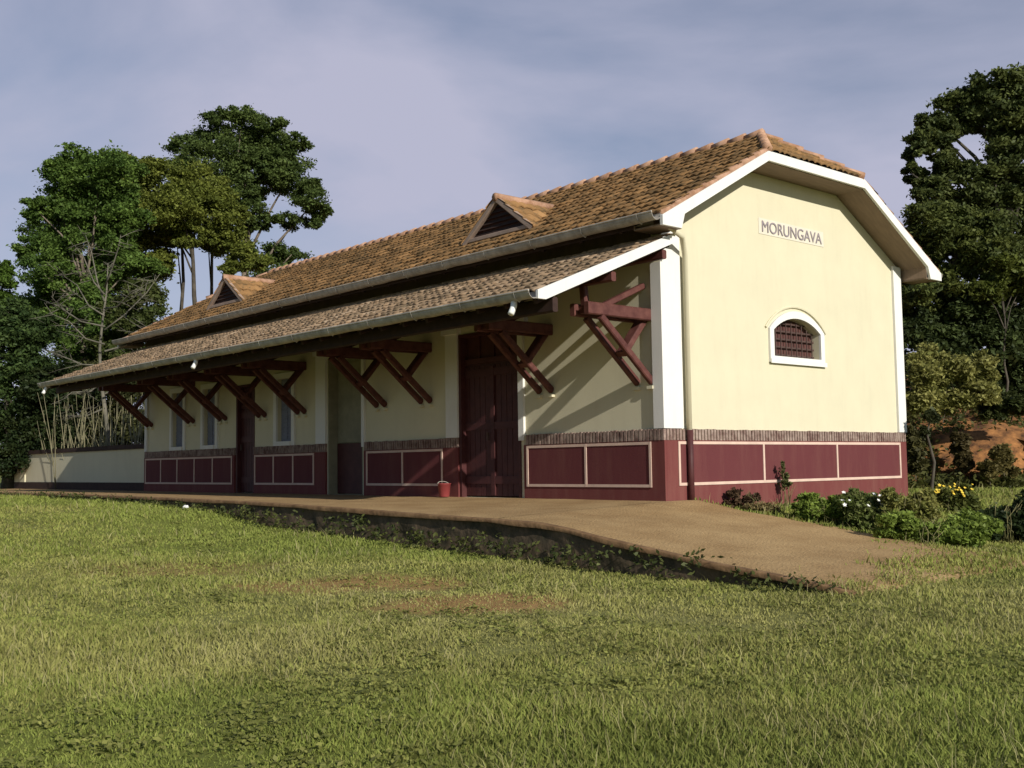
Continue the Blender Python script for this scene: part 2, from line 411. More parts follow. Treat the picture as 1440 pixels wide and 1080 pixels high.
# ---- side windows
for y0, y1, z0, z1 in (holes[2], holes[4], holes[5]):
    f = MB(); f.box(-.05, .0, y0-.13, y0, z0-.1, z1+.13).box(-.05, .0, y1, y1+.13, z0-.1, z1+.13).box(-.05, .0, y0, y1, z1, z1+.13).box(-.09, .0, y0, y1, z0-.1, z0)
    wn = f.build('window', M['white'], st)
    sh = MB(); yc = (y0+y1)/2; sh.box(.1, .13, y0, y1, z0, z1)
    for k in range(14): sh.box(.07, .099, y0+.05, yc-.02, z0+.06+k*.1, z0+.13+k*.1).box(.07, .099, yc+.02, y1-.05, z0+.06+k*.1, z0+.13+k*.1)
    sh.build('shutter', M['bluegrey'], wn)
# ---- name sign
pl = MB().box(CX-1.0, CX+1.0, -.008, -.001, 4.54, 4.82).build('sign_plate', M['plate'], st)
cu = bpy.data.curves.new('lettering', 'FONT'); cu.body = 'MORUNGAVA'; cu.align_x = 'CENTER'; cu.align_y = 'CENTER'; cu.size = .3; cu.extrude = .005
tmp = bpy.data.objects.new('tmp', cu); col.objects.link(tmp)
bpy.context.view_layer.update()
me = bpy.data.meshes.new_from_object(tmp.evaluated_get(bpy.context.evaluated_depsgraph_get())); bpy.data.objects.remove(tmp)
xs = [v.co.x for v in me.vertices]; w_ = max(xs)-min(xs); zs_ = [v.co.y for v in me.vertices]; h_ = max(zs_)-min(zs_)
for v in me.vertices: v.co = Vector((CX+v.co.x*1.84/w_, -.016-v.co.z, 4.68+(v.co.y-(max(zs_)+min(zs_))/2)*.2/h_))
me.materials.clear(); me.materials.append(M['ink']); me.name = 'lettering'
lt = bpy.data.objects.new('lettering', me); col.objects.link(lt); lt.parent = pl
# ---- drainpipe at the gable corner
dp = MB(); dp.tube([(.5, -.11, -.1), (.5, -.11, 1.1)], .05, 12); dlow = dp.build('drainpipe', M['doorwood'], st, True)
MB().tube([(.5, -.1, 1.1), (.5, -.1, 3.9), (.2, -.3, 4.12), (-.3, -.45, 4.2)], .045, 12).build('upper_pipe', M['cream'], dlow, True)

# ---- roof tiles
def tile_sheet(name, O, along, up, rows, rl, y0f, y1f, m, parent, tw=.18, amp=.028, step=.036, ns=6):
    O = np.array(O, float); al = np.array(along, float); al /= np.linalg.norm(al); u = np.array(up, float); u /= np.linalg.norm(u)
    nrm = np.cross(al, u); nrm *= np.sign(nrm[2])
    V = []; Q = []; Rn = []; base = 0
    for r in range(rows):
        for_t = (r*rl, (r+1)*rl+.03)
        lo = min(y0f(for_t[0]), y0f(for_t[1])); hi = max(y1f(for_t[0]), y1f(for_t[1]))
        k0 = int(math.floor(lo/tw)); k1 = int(math.ceil(hi/tw)); N = (k1-k0)*ns+1
        s = k0*tw+np.arange(N)*tw/ns; cidx = np.minimum((np.arange(N)//ns), k1-k0-1)
        jit = rng.uniform(-.009, .011, k1-k0)[cidx]; tj = rng.uniform(-.018, .018, k1-k0)[cidx]
        w = amp*np.abs(np.cos(np.pi*(s/tw)))**.7*1.3
        for q, (tt, hh) in enumerate(((for_t[0], step), (for_t[0], step-.03), (for_t[1], 0.))):
            t_ = tt+(tj if q < 2 else 0)
            sc = np.clip(s, y0f(tt), y1f(tt))
            V.append(O+np.outer(sc, al)+np.outer(t_*np.ones(N), u)+np.outer((w if q != 1 else w*.9)+hh+jit, nrm))
        i = np.arange(N-1); b0, b1, b2 = base, base+N, base+2*N
        rr = rng.random(k1-k0)[np.minimum(i//ns, k1-k0-1)]
        keep = (np.clip(s[:-1], y0f(for_t[0]), y1f(for_t[0])) != np.clip(s[1:], y0f(for_t[0]), y1f(for_t[0]))) | (np.clip(s[:-1], y0f(for_t[1]), y1f(for_t[1])) != np.clip(s[1:], y0f(for_t[1]), y1f(for_t[1])))
        i = i[keep]; rr = rr[keep]
        Q.append(np.stack([b0+i, b0+i+1, b2+i+1, b2+i], 1)); Rn.append(rr)
        Q.append(np.stack([b1+i, b1+i+1, b0+i+1, b0+i], 1)); Rn.append(rr*.6)
        base += 3*N
    return npmesh(name, np.concatenate(V), np.concatenate(Q), m, parent, rnd=np.concatenate(Rn))
LEN = math.hypot(CX-EX, RZ-EZ); tk = math.hypot(KX-EX, KZ-EZ)
y0f = lambda t_: Y0+HIP*max(0, (min(t_, LEN)-tk)/(LEN-tk)); y1f = lambda t_: Y1-HIP*max(0, (min(t_, LEN)-tk)/(LEN-tk))
rows = 15; rl = LEN/rows
roof = tile_sheet('tiled_roof', (EX, 0, EZ), (0, 1, 0), (CX-EX, 0, RZ-EZ), rows, rl, y0f, y1f, M['tiles'], st)
tile_sheet('tiled_slope', (W-EX, 0, EZ), (0, 1, 0), (-(CX-EX), 0, RZ-EZ), rows, rl, y0f, y1f, M['tiles'], roof)
HL = math.hypot(HIP, RZ-KZ)
for yy, sgn in ((Y0, 1), (Y1, -1)):
    hw = CX-KX
    tile_sheet('hip_slope', (CX, yy, KZ), (1, 0, 0), (0, sgn*HIP, RZ-KZ), 5, HL/5, lambda t_: -hw*max(0, 1-t_/HL), lambda t_: hw*max(0, 1-t_/HL), M['tiles'], roof)
# sarking boards under the tiles (solid roof body)
bd = MB(); th = .05
for sx in (0, 1):
    X = (lambda x: x) if not sx else (lambda x: W-x)
    poly = [(X(EX), Y0+.02, EZ-.03), (X(EX), Y1-.02, EZ-.03), (X(KX), Y1-.02, KZ-.03), (X(CX), Y1-HIP, RZ-.03), (X(CX), Y0+HIP, RZ-.03), (X(KX), Y0+.02, KZ-.03)]
    bd.prism(poly, (0, 0, -th))
for yy, s in ((Y0+.02, 1), (Y1-.02, -1)):
    bd.prism([(KX, yy, KZ-.03), (W-KX, yy, KZ-.03), (CX, yy+s*(HIP-.02), RZ-.03)], (0, 0, -th))
bd.build('roof_boarding', M['wood_dark'], roof)
# ridge and hip caps, rake cover tiles
rc = MB()
def caps(p, q, r=.11, step=.38, lift=.05):
    p = Vector(p); q = Vector(q); L_ = (q-p).length; n_ = max(1, int(L_/step)); d_ = (q-p)/n_
    for k in range(n_):
        a = p+d_*k; b = p+d_*(k+1.08)
        rc.tube([a+Vector((0, 0, lift-.02)), b+Vector((0, 0, lift-.05))], [r, r*.82], 8)
caps((CX, Y0+HIP-.05, RZ), (CX, Y1-HIP+.05, RZ))
for X in (lambda x: x, lambda x: W-x):
    for yy, s in ((Y0, 1), (Y1, -1)):
        caps((X(KX), yy, KZ), (X(CX), yy+s*HIP, RZ), .095)
        caps((X(EX), yy+.04*s, EZ), (X(KX), yy+.04*s, KZ), .06, .38, .04)
rc.build('ridge_cap', M['ridge'], roof, True)
# bargeboards, boxed eave ends, soffits
BD = .165
for yy, s_ in ((Y0, -1), (Y1, 1)):
    a, b = (yy-.035, yy+.02) if s_ < 0 else (yy-.02, yy+.035)
    for X in (lambda x: x, lambda x: W-x):
        MB().prism([(X(EX-.02), a, EZ-.02), (X(KX), a, KZ-.02), (X(KX), a, KZ-.02-BD), (X(EX+.5), a, EZ-BD+.23), (X(EX+.42), a, EZ-.17), (X(EX-.02), a, EZ-.17)], (0, b-a, 0)).build('bargeboard', M['white'], roof)
    MB().prism([(KX+.002, a, KZ-.02), (W-KX-.002, a, KZ-.02), (W-KX-.002, a, KZ-.02-BD), (KX+.002, a, KZ-.02-BD)], (0, b-a, 0)).build('fascia_board', M['white'], roof)
q = .2
for yA, yB in ((Y0+.022, -.003), (L+.003, Y1-.022)):
    sf = MB()
    for X in (lambda x: x, lambda x: W-x):
        sf.prism([(X(EX+.49), yA, EZ+.49*SL-q), (X(KX), yA, KZ-q), (X(KX), yB, KZ-q), (X(EX+.49), yB, EZ+.49*SL-q)], (0, 0, .03))
        xa, xb = sorted((X(EX+.01), X(EX+.48))); sf.box(xa, xb, yA, yB, EZ-.165, EZ-.14)
        xa, xb = sorted((X(EX+.47), X(EX+.489))); sf.box(xa, xb, yA, yB, EZ-.139, EZ+.2)
        xa, xb = sorted((X(EX+.01), X(-.003))); yC = yB if yB < 1 else yA; sf.box(xa, xb, yC-.02 if yB < 1 else yC, yC if yB < 1 else yC+.02, EZ-.139, EZ-.09)
    sf.prism([(KX, yA, KZ-q), (W-KX, yA, KZ-q), (W-KX, yB, KZ-q), (KX, yB, KZ-q)], (0, 0, .03))
    sf.build('soffit', M['soffit'], roof)
for X in (lambda x: x, lambda x: W-x):
    xa, xb = sorted((X(EX+.005), X(EX+.03))); MB().box(xa, xb, .0, L, EZ-.14, EZ-.045).build('eave_board', M['wood_dark'], roof)
    r0 = None; y = .3
    while y < L:
        if r0 is None: r0 = MB().beam((X(EX+.035), 0, EZ-.12), (X(.05), 0, EZ-.12+(.615)*SL), .06, .09).build('rafter_tail', M['wood_dark'], roof); r0.location = (0, y, 0)
        else: o = r0.copy(); col.objects.link(o); o.parent = roof; o.location = (0, y, 0)
        y += .9
# gutters
def gutter(x, z, ya, yb, r, sgn=-1):
    g = MB(); N = 8; K = 60; vs = []; fs = []
    for k in range(K+1):
        y = ya+(yb-ya)*k/K; sag = random.uniform(-.008, .008)
        for j in range(N+1):
            t_ = math.pi*j/N; vs.append((x+r*math.cos(t_), y, z-r*math.sin(t_)*1.1+sag))
    for k in range(K):
        for j in range(N): i = k*(N+1)+j; fs.append((i, i+1, i+N+2, i+N+1))
    g.add(vs, fs)
    for y in np.arange(ya+.3, yb, 1.2): g.tube([(x-r-.006, y, z), (x-r*.75, y, z-r*.8), (x, y, z-r*1.2), (x+r, y, z-.02)], .012, 5)
    g.tube([(x-r, ya, z), (x-r, yb, z)], .014, 6)
    go = g.build('gutter', M['gutter'], st)
    md = go.modifiers.new('s', 'SOLIDIFY'); md.thickness = .006
    return go
gutter(EX-.1, EZ+.015, Y0+.02, Y1-.02, .11)
gutter(W-EX+.1, EZ-.0, Y0+.02, Y1-.02, .085)
# ---- dormers: louvred triangular vents
for yc in (4.45, 15.6):
    fx = .55; zb = EZ+(fx-EX)*SL+.06; hw, hh = .88, .64
    bx = lambda z: (z-EZ)/SL+EX
    b = MB()
    b.add([(fx, yc-hw, zb), (fx, yc+hw, zb), (fx, yc, zb+hh), (bx(zb), yc-hw, zb-.08), (bx(zb), yc+hw, zb-.08), (bx(zb+hh), yc, zb+hh)], [(0, 2, 1), (0, 1, 4, 3), (0, 3, 5, 2), (1, 2, 5, 4)])
    dm = b.build('dormer', M['doorwood'], st)
    lv = MB()
    for k in range(6):
        z = zb+.05+k*.095; w2 = hw*(1-(z-zb)/hh)-.08
        if w2 > .05: lv.add([(fx-.05, yc-w2, z), (fx-.05, yc+w2, z), (fx-.005, yc+w2, z+.07), (fx-.005, yc-w2, z+.07)], [(0, 1, 2, 3)])
    lv.build('louvre', M['wood_dark'], dm)
    fr = MB(); fr.beam((fx-.06, yc-hw-.12, zb-.06), (fx-.06, yc, zb+hh+.03), .1, .11, (1, 0, 0)); fr.beam((fx-.06, yc+hw+.12, zb-.06), (fx-.06, yc, zb+hh+.03), .1, .11, (1, 0, 0)); fr.beam((fx-.06, yc-hw, zb-.0), (fx-.06, yc+hw, zb-.0), .06, .08)
    fr.build('frame', mat('weathered_frame', (.34, .25, .2), .8, .15, 5), dm)
    for s in (-1, 1):
        f0 = np.array([fx-.12, yc, zb+hh+.05]); ev = np.array([fx-.12, yc+s*(hw+.14), zb-.07])
        # slope runs from dormer eave up to its ridge; clip against the main roof
        d_up = f0-ev; ln = np.linalg.norm(d_up)
        def yb_(t_, ev=ev, d_up=d_up, ln=ln): z = ev[2]+d_up[2]*min(t_/ln, 1.); return max(.16, bx(z)-ev[0]+.05)
        tile_sheet('dormer_tiles', ev, (1, 0, 0), d_up, 4, ln/4, lambda t_: 0., yb_, M['tiles'], dm, tw=.21, amp=.025, step=.035)
    MB().tube([(fx-.13, yc, zb+hh+.07), (bx(zb+hh)+.1, yc, zb+hh+.07)], .085, 8).build('ridge_cap', M['ridge'], dm, True)

# ---- canopy
CE, CZ = -2.9, 2.95; CW = 4.12; CY0, CY1 = -.3, L-.1
CS = (CW-CZ)/(0-CE)
cl = math.hypot(-CE, CW-CZ)
can = tile_sheet('canopy_roof', (CE, 0, CZ), (0, 1, 0), (-CE, 0, CW-CZ), 11, cl/11, lambda t_: CY0, lambda t_: CY1, M['tiles_low'], st)
MB().prism([(CE+.02, CY0+.02, CZ-.03), (CE+.02, CY1-.02, CZ-.03), (-.002, CY1-.02, CW-.03), (-.002, CY0+.02, CW-.03)], (0, 0, -.03)).build('boarding', M['wood_dark'], can)
for yy in (CY0, CY1):
    MB().prism([(CE-.03, yy-.03, CZ+.03), (-.0, yy-.03, CW+.03), (-.0, yy-.03, CW-.12), (CE+.12, yy-.03, CZ-.09), (CE-.03, yy-.03, CZ-.09)], (0, .045, 0)).build('bargeboard', M['white'], can)
cz = lambda x, o=0: CZ+(x-CE)*CS+o
y = CY0+.12; first = None
while y < CY1-.1:
    if first is None:
        first = MB().beam((CE+.04, 0, cz(CE+.04, -.115)), (-.02, 0, cz(-.02, -.115)), .06, .1).build('rafter', M['wood_dark'], can)
        first.location = (0, y, 0)
    else:
        o = first.copy(); col.objects.link(o); o.parent = can; o.location = (0, y, 0)
    y += .62
for x, h_, dz_ in ((-2.55, .21, -.275), (-1.35, .14, -.24), (-.2, .14, -.24)):
    MB().beam((x, CY0+.03, cz(x, dz_)), (x, CY1-.03, cz(x, dz_)), .1, h_).build('purlin', M['wood'] if x > -2 else M['wood_dark'], can)
cg = gutter(CE-.08, CZ+.015, CY0+.0, CY1, .10)
for y in (.12, 10.05, 19.05):
    MB().tube([(CE-.07, y, CZ-.08), (CE-.08, y, CZ-.16), (CE-.16, y-.03, CZ-.27)], .045, 10).build('spout', M['white_pvc'], cg, True)
MB().box(-.06, -.002, .17, L-.1, CW+.03, EZ+.02).build('eave_shade_strip', M['eaveshade'], st)  # brown strip added over the cream wall to paint in the eave shade
# ---- timber brackets (paired struts, beam, knee brace)
def bracket(y):
    b = MB()
    for s in (-1, 1):
        b.beam((-.005, s*.15, 2.92), (-1.45, s*.15, 2.92), .095, .19)
    b.box(-1.36, -1.22, -.102, .102, 2.86, 2.98).box(-.5, -.38, -.102, .102, 2.86, 2.98)
    o = b.build('bracket', M['wood'], st)
    for s in (-1, 1):
        MB().beam((-.01, s*.15, 1.86), (-1.15, s*.15, 2.82), .09, .11).build('strut', M['wood'], o)
    MB().beam((-.54, 0, 2.28), (-.04, 0, 2.86), .2, .1).build('brace', M['wood'], o)
    MB().beam((-1.32, 0, 2.985), (-1.35, 0, cz(-1.35, -.31)), .12, .1, (1, 0, 0)).build('post', M['wood'], o)
    MB().beam((-.02, 0, 3.4), (-.95, 0, 3.0), .12, .09).build('tie', M['wood'], o)
    for s in (-1, 1): MB().box(-.07, -.0, s*.15-.06, s*.15+.06, 1.75, 1.80).build('corbel', M['cream'], o)
    o.location = (0, y, 0); return o
ys_b = (.36, 2.65, 6.1, 7.64, 10.83, 12.66, 14.69, 16.53, 19.2)
b0 = bracket(ys_b[0])
for y in ys_b[1:]:
    o = b0.copy(); col.objects.link(o); o.parent = st; o.location = (0, y, 0)
    for c in b0.children:
        k = c.copy(); col.objects.link(k); k.parent = o

# ================================================================= PLATFORM
pf = empty('station_platform', (-3.0, 8., 0), 'raised earth and concrete platform along the station with a ramp down towards the right', 'platform')
PX = -3.62
PYs = [-5.9, -5.35, -4.6, -3.7, -2.8, -2.0, -1.5, -1.0, -.3, 1.5, 3.5, 6, 9, 14, 19.6, 31]
PZe = [-.86, -.655, -.57, -.485, -.375, -.27, -.2, -.145, -.125, -.09, -.045, 0, .03, .05, .05, .03]
def deckz(x, y):
    e = np.interp(y, PYs, PZe); f = np.clip((x-PX)/(0-PX), 0, 1)
    inner = np.where(y < -.9, e, e*(1-f)+0*f)
    k = np.clip((-.2-y)/.8, 0, 1)
    return inner*(1-k)+e*k if False else np.where(y > -.2, e*(1-f), e*(1-f*(1-k)))
dk = MB(); ny = 150; nx = 14
def grid_deck(ya, yb, ny, name):
    V = []; 
    for i in range(ny+1):
        y = ya+(yb-ya)*i/ny
        xr = .55 if y < -.06 else -.02
        for j in range(nx+1):
            f = j/nx; x = PX+(xr-PX)*f
            ed = (fbm(np.array([y]), np.array([x]), 1.1)[0]-.5)
            xx = x+(ed*.28 if (j == nx and y < -.8) else 0)+(ed*.10 if j == 0 else 0)
            V.append((xx, y, float(deckz(x, y))+.014*(fbm(np.array([x]), np.array([y]), .9)[0]-.5)-(.02 if j == 0 else 0)))
    Q = [(i*(nx+1)+j, i*(nx+1)+j+1, (i+1)*(nx+1)+j+1, (i+1)*(nx+1)+j) for i in range(ny) for j in range(nx)]
    return npmesh(name, np.array(V), np.array(Q), M['deck'], pf, smooth=True, off=pf.location)
grid_deck(-.05, 30.8, 150, 'deck')
grid_deck(-5.9, -.062, 60, 'ramp')
# retaining wall of rough stones, and a worn kerb on its top
V = []; N = 420; H = 6
ysr = np.linspace(-5.9, 30.8, N)
for i, y in enumerate(ysr):
    e = float(np.interp(y, PYs, PZe)); g = float(gz(PX-.15, y))-.25
    for j in range(H+1):
        z = g+(e-.05-g)*j/H
        V.append((PX+.06-.10*fbm(np.array([y]), np.array([z*2.2]), .38)[0], y, z))
Q = [(i*(H+1)+j, (i+1)*(H+1)+j, (i+1)*(H+1)+j+1, i*(H+1)+j+1) for i in range(N-1) for j in range(H)]
npmesh('retaining_wall', np.array(V), np.array(Q), M['stone'], pf, off=pf.location)
V = []
for i, y in enumerate(ysr):
    e = float(np.interp(y, PYs, PZe)); w = .03*(vnoise(np.array([y]), np.array([0.]), .5)[0]-.5); hh = .055+.03*(vnoise(np.array([y]), np.array([7.]), .8)[0]-.5)
    V += [(PX-.035+w, y, e-hh), (PX-.04+w, y, e-.012), (PX-.025+w, y, e+.002), (PX+.06+w, y, e+.004), (PX+.16, y, e-hh)]
Q = [(i*5+j, (i+1)*5+j, (i+1)*5+j+1, i*5+j+1) for i in range(N-1) for j in range(4)]
npmesh('kerb', np.array(V), np.array(Q), M['kerb'], pf, off=pf.location)

# ================================================================= LOW WALL BEYOND THE BUILDING
lw = empty('boundary_wall', (0, 25, 0), 'low cream wall with dark coping running on from the far end of the station', 'wall')
MB().box(0, .22, L+.005, 31, .24, 1.22).build('wall_face', M['cream'], lw)
MB().box(-.05, .27, L+.005, 31.05, 1.221, 1.36).build('coping', M['wood_dark'], lw)
MB().box(-.04, .26, L+.005, 31.04, -.2, .239).build('plinth', M['wood_dark'], lw)
MB().box(-.04, .0, 29.9, 31.02, .24, 1.22).build('end_pier', M['cream'], lw)

# ================================================================= GROUND
DIRT = [(ground_hit(680, 846), 1.15, .7, .6), (ground_hit(540, 822), 1.1, .6, .55), (ground_hit(440, 825), 1.0, .6, .5), (ground_hit(250, 800), 1.4, .8, .3)]
fw = np.array([.661, .747]); rt = np.array([.75, -.66])
def dirt(x, y):
    m = np.zeros_like(np.asarray(x, float))
    for p_, a, b, s in DIRT:
        dx = x-p_[0]; dy = y-p_[1]; u = (dx*rt[0]+dy*rt[1])/a; v = (dx*fw[0]+dy*fw[1])/b
        dd = np.sqrt(u*u+v*v)+.7*(fbm(x, y, .5)-.5)
        m = np.maximum(m, s*(1-sm(.6, 1.15, dd)))
    return m
def greenness(x, y):
    """0 dry straw .. 1 lush"""
    dx = x-CAM[0]; dy = y-CAM[1]; fwd = dx*fw[0]+dy*fw[1]; rgt = dx*rt[0]+dy*rt[1]
    g = .12+.62*fbm(x, y, 1.3)+.55*vnoise(x, y, 3.7)
    g += .28*sm(-7.2, -4.2, x)*sm(-9, 2, y)+.16*sm(8.2, 5.6, fwd)+.18*sm(0, -2.6, rgt)*sm(9, 6, fwd)
    g -= .34*np.exp(-((fwd-12.3)/2.4)**2)*sm(4.5, -1.5, rgt)+.12*np.exp(-((fwd-9.5)/1.6)**2)
    return np.clip(g, 0, 1)
def build_ground():
    a = np.concatenate([[-1500, -600, -250, -110, -60, -40], np.arange(-28, 14, .22), [16, 19, 24, 32, 45, 70, 130, 280, 650, 1500]])
    b = np.concatenate([[-1500, -600, -250, -110, -60, -35], np.arange(-16, 22, .22), [24, 27, 32, 40, 55, 80, 140, 300, 700, 1500]])
    X, Y = np.meshgrid(a, b, indexing='ij'); Z = gz(X, Y)
    n1, n2 = X.shape; idx = np.arange(n1*n2).reshape(n1, n2)
    Q = np.stack([idx[:-1, :-1].ravel(), idx[1:, :-1].ravel(), idx[1:, 1:].ravel(), idx[:-1, 1:].ravel()], 1)
    x = X.ravel(); y = Y.ravel()
    g = greenness(x, y)[:, None]; dm = dirt(x, y)[:, None]
    c = np.array([.25, .23, .092])*(1-g)+np.array([.16, .18, .04])*g
    c = c*(1-dm)+np.array([.42, .20, .09])*dm
    o = npmesh('ground', np.stack([x, y, Z.ravel()], 1), Q, M['ground'], tint=c, smooth=True)
    tag(o, 'grassy ground sloping gently down from the station towards the camera', kind='structure')
build_ground()

def build_grass(n=620000):
    lr = rng.uniform(math.log(4.2), math.log(46), n); r = np.exp(lr)
    th = math.atan2(fw[1], fw[0])+rng.uniform(-.66, .66, n)
    x = CAM[0]+r*np.cos(th); y = CAM[1]+r*np.sin(th)
    dmask = dirt(x, y); clump = fbm(x*1.0, y, .35)
    rend = -5.25+1.35*np.clip((x-PX)/4.1, 0, 1)**1.3+1.1*(fbm(x, y, .6)-.5)
    keep = ~((x > PX-.05) & (x < .5) & (y > rend+rng.normal(0, .22, n))) & ~((x >= .3) & (x < W+.1) & (y > -.1) & (y < L)) & ~((x > -.3) & (x < .5) & (y > L) & (y < 31.2)) & ~((x > 9.2) & (y > 8)) & ((x*.66+y*.75) < 10.6+99*(x < 9))
    keep &= rng.random(n) > dmask*.93
    keep &= rng.random(n) < .45+1.1*clump
    x, y, r, clump = x[keep], y[keep], r[keep], clump[keep]; n = len(x)
    g = greenness(x, y)+rng.normal(0, .16, n); g = np.clip(g, 0, 1)
    tall = fbm(x+40, y, 1.1)
    h = (.016+.026*rng.random(n))*(.5+1.4*tall)*(1+.3*(g > .6))*(1+.0*r)
    h = h*(.55+1.0*clump)
    st_ = rng.random(n) < .022*(tall > .45); h = np.where(st_, h*1.8+.03, h)*(1-.55*dirt(x+.4*fw[0], y+.4*fw[1]))
    h *= np.clip(.75+r*.018, .75, 1.35)
    w = (.0028+.0028*rng.random(n))*(r/6)**.85; w = np.where(st_, w*.6, w)
    ang = rng.uniform(0, 2*np.pi, n); lean = rng.uniform(.15, .95, n)*h
    la = rng.uniform(0, 2*np.pi, n)
    z = np.where((x > PX) & (x < .6) & (y > -5.6) & (y < 0), np.maximum(gz(x, y), deckz(x, y)), gz(x, y))-.01
    bx, by = np.cos(ang)*w, np.sin(ang)*w
    lx, ly = np.cos(la)*lean, np.sin(la)*lean
    V = np.empty((n, 5, 3), np.float32)
    V[:, 0] = np.stack([x-bx, y-by, z], 1); V[:, 1] = np.stack([x+bx, y+by, z], 1)
    V[:, 2] = np.stack([x+bx*.8+lx*.35, y+by*.8+ly*.35, z+h*.6], 1); V[:, 3] = np.stack([x-bx*.8+lx*.35, y-by*.8+ly*.35, z+h*.6], 1)
    V[:, 4] = np.stack([x+lx, y+ly, z+h], 1)
    b = np.arange(n)*5
    Q = np.concatenate([np.stack([b, b+1, b+2, b+3], 1)])
    T = np.stack([b+3, b+2, b+4], 1)
    cg = np.array([.205, .210, .050]); cd = np.array([.285, .265, .105]); lush = np.array([.175, .205, .046])
    c = cd*(1-g[:, None])+cg*g[:, None]; k = sm(.62, .95, g)[:, None]; c = c*(1-k)+lush*k
    c *= 1.2*rng.uniform(.82, 1.18, n)[:, None]*(1.14-.27*sm(.35, .75, fbm(x+9, y, .5)))[:, None]; c = np.where(st_[:, None], c*.4+np.array([.42, .36, .2])*.6, c)
    me = bpy.data.meshes.new('grass')
    V = V.reshape(-1, 3); me.vertices.add(len(V)); me.vertices.foreach_set('co', V.ravel())
    loops = np.concatenate([Q.ravel(), T.ravel()]).astype(np.int32); me.loops.add(len(loops)); me.loops.foreach_set('vertex_index', loops)
    me.polygons.add(2*n); me.polygons.foreach_set('loop_start', np.concatenate([np.arange(n)*4, 4*n+np.arange(n)*3]).astype(np.int32))
    me.update(calc_edges=True)
    a = me.attributes.new('tint', 'FLOAT_COLOR', 'FACE'); cc = np.concatenate([c, c]); a.data.foreach_set('color', np.concatenate([cc, np.ones((2*n, 1))], 1).astype(np.float32).ravel())
    me.materials.append(M['blade'])
    o = bpy.data.objects.new('grass', me); col.objects.link(o)
    tag(o, 'short green and straw coloured grass covering the open ground', 'grass', kind='stuff')
build_grass()

# ================================================================= FOLIAGE
def leaves(C, S, n, size, c0, c1, up=.35, aspect=1.7):
    """n leaf quads around cluster centres C with spread S"""
    k = rng.integers(0, len(C), n); P = C[k]+rng.normal(0, 1, (n, 3))*S[k]
    N = rng.normal(0, 1, (n, 3)); N[:, 2] = np.abs(N[:, 2])+up; N /= np.linalg.norm(N, axis=1)[:, None]
    A = np.cross(N, rng.normal(0, 1, (n, 3))); A /= np.linalg.norm(A, axis=1)[:, None]+1e-9; B = np.cross(N, A)
    s = size*rng.uniform(.6, 1.3, n)[:, None]
    a = A*s*aspect*.5; b = B*s*.5
    V = np.stack([P-a, P-b*.9+a*.1, P+a, P+b*.9+a*.1], 1).reshape(-1, 3)
    Q = np.arange(n*4).reshape(n, 4)
    ct = rng.random(len(C))[k]; m = np.clip(.65*ct+.35*rng.random(n), 0, 1)[:, None]
    T = (np.array(c0)*(1-m)+np.array(c1)*m)*rng.uniform(.75, 1.25, (n, 1))
    return V, Q, T
def crown_mesh(name, clumps, d, dens, size, c0, c1, parent, dj=1.0, sub=.42, dd=0.):
    """clumps: (px,py,rx,ry[,density]) measured in the photo, rebuilt as real volumes at distance d"""
    C = []; S = []
    ex = []
    for c in clumps:
        for _ in range(2):
            t_ = random.uniform(0, 6.28); k_ = random.uniform(.35, .6); ex.append((c[0]+math.cos(t_)*c[2]*.9, c[1]+math.sin(t_)*c[3]*.9, c[2]*k_, c[3]*k_))
    for cpx in list(clumps)+ex:
        px, py, rx, ry = cpx[:4]; q = cpx[4] if len(cpx) > 4 else 1.
        rxm, rym = rx*d/F, ry*d/F; rdm = (rxm+rym)/2*1.1
        dep = d+dd+rng.uniform(-dj, dj)*rdm
        nsub = max(5, int(16*q*max(1, rxm*rym/1.6)))
        c = at(px, py, dep)
        for _ in range(nsub):
            v = rng.normal(0, 1, 3); v /= np.linalg.norm(v); v *= rng.uniform(.25, .92)**.6
            off = CR @ np.array([v[0]*rxm, v[1]*rym, v[2]*rdm])
            sz = rng.uniform(.6, 1.25)*sub*min(.75, (rxm+rym)/2*.55)
            C.append(c+off); S.append([sz, sz, sz*.6])
    C = np.array(C); S = np.array(S)
    V, Q, T = leaves(C, S, int(len(C)*dens), size, c0, c1)
    return npmesh(name, V, Q, M['leaf'], parent, tint=T, off=parent.location)
def trunk_mesh(base, top, r0, r1, limbs, m, parent, bend=.3, seed=0):
    rr = random.Random(seed); mb = MB(); base = Vector(base); top = Vector(top); pts = []; rad = []
    N = 9
    for i in range(N+1):
        t_ = i/N; p_ = base.lerp(top, t_)+Vector((rr.uniform(-1, 1), rr.uniform(-1, 1), 0))*bend*t_*(1.2-t_)
        pts.append(p_); rad.append(r0*(1-t_)+r1*t_+(r0*.5 if i == 0 else 0))
    mb.tube(pts, rad, 9)
    for e in limbs:
        e = Vector(e); f = max(.2, min(.93, (e.z-base.z)/(max(.1, top.z-base.z))*.8-rr.uniform(.02, .12))); k = f*N; i = int(k); s = pts[i].lerp(pts[min(i+1, N)], k-i)
        mid = s.lerp(e, .5)+Vector((rr.uniform(-.3, .3), rr.uniform(-.3, .3), rr.uniform(.0, .5)))*(e-s).length*.25
        r = max(.02, r0*.42*(1-f*.6)); mb.tube([s, s.lerp(mid, .6), mid, mid.lerp(e, .6), e], [r, r*.8, r*.65, r*.45, r*.2], 6)
    return mb.build('trunk', m, parent, True)
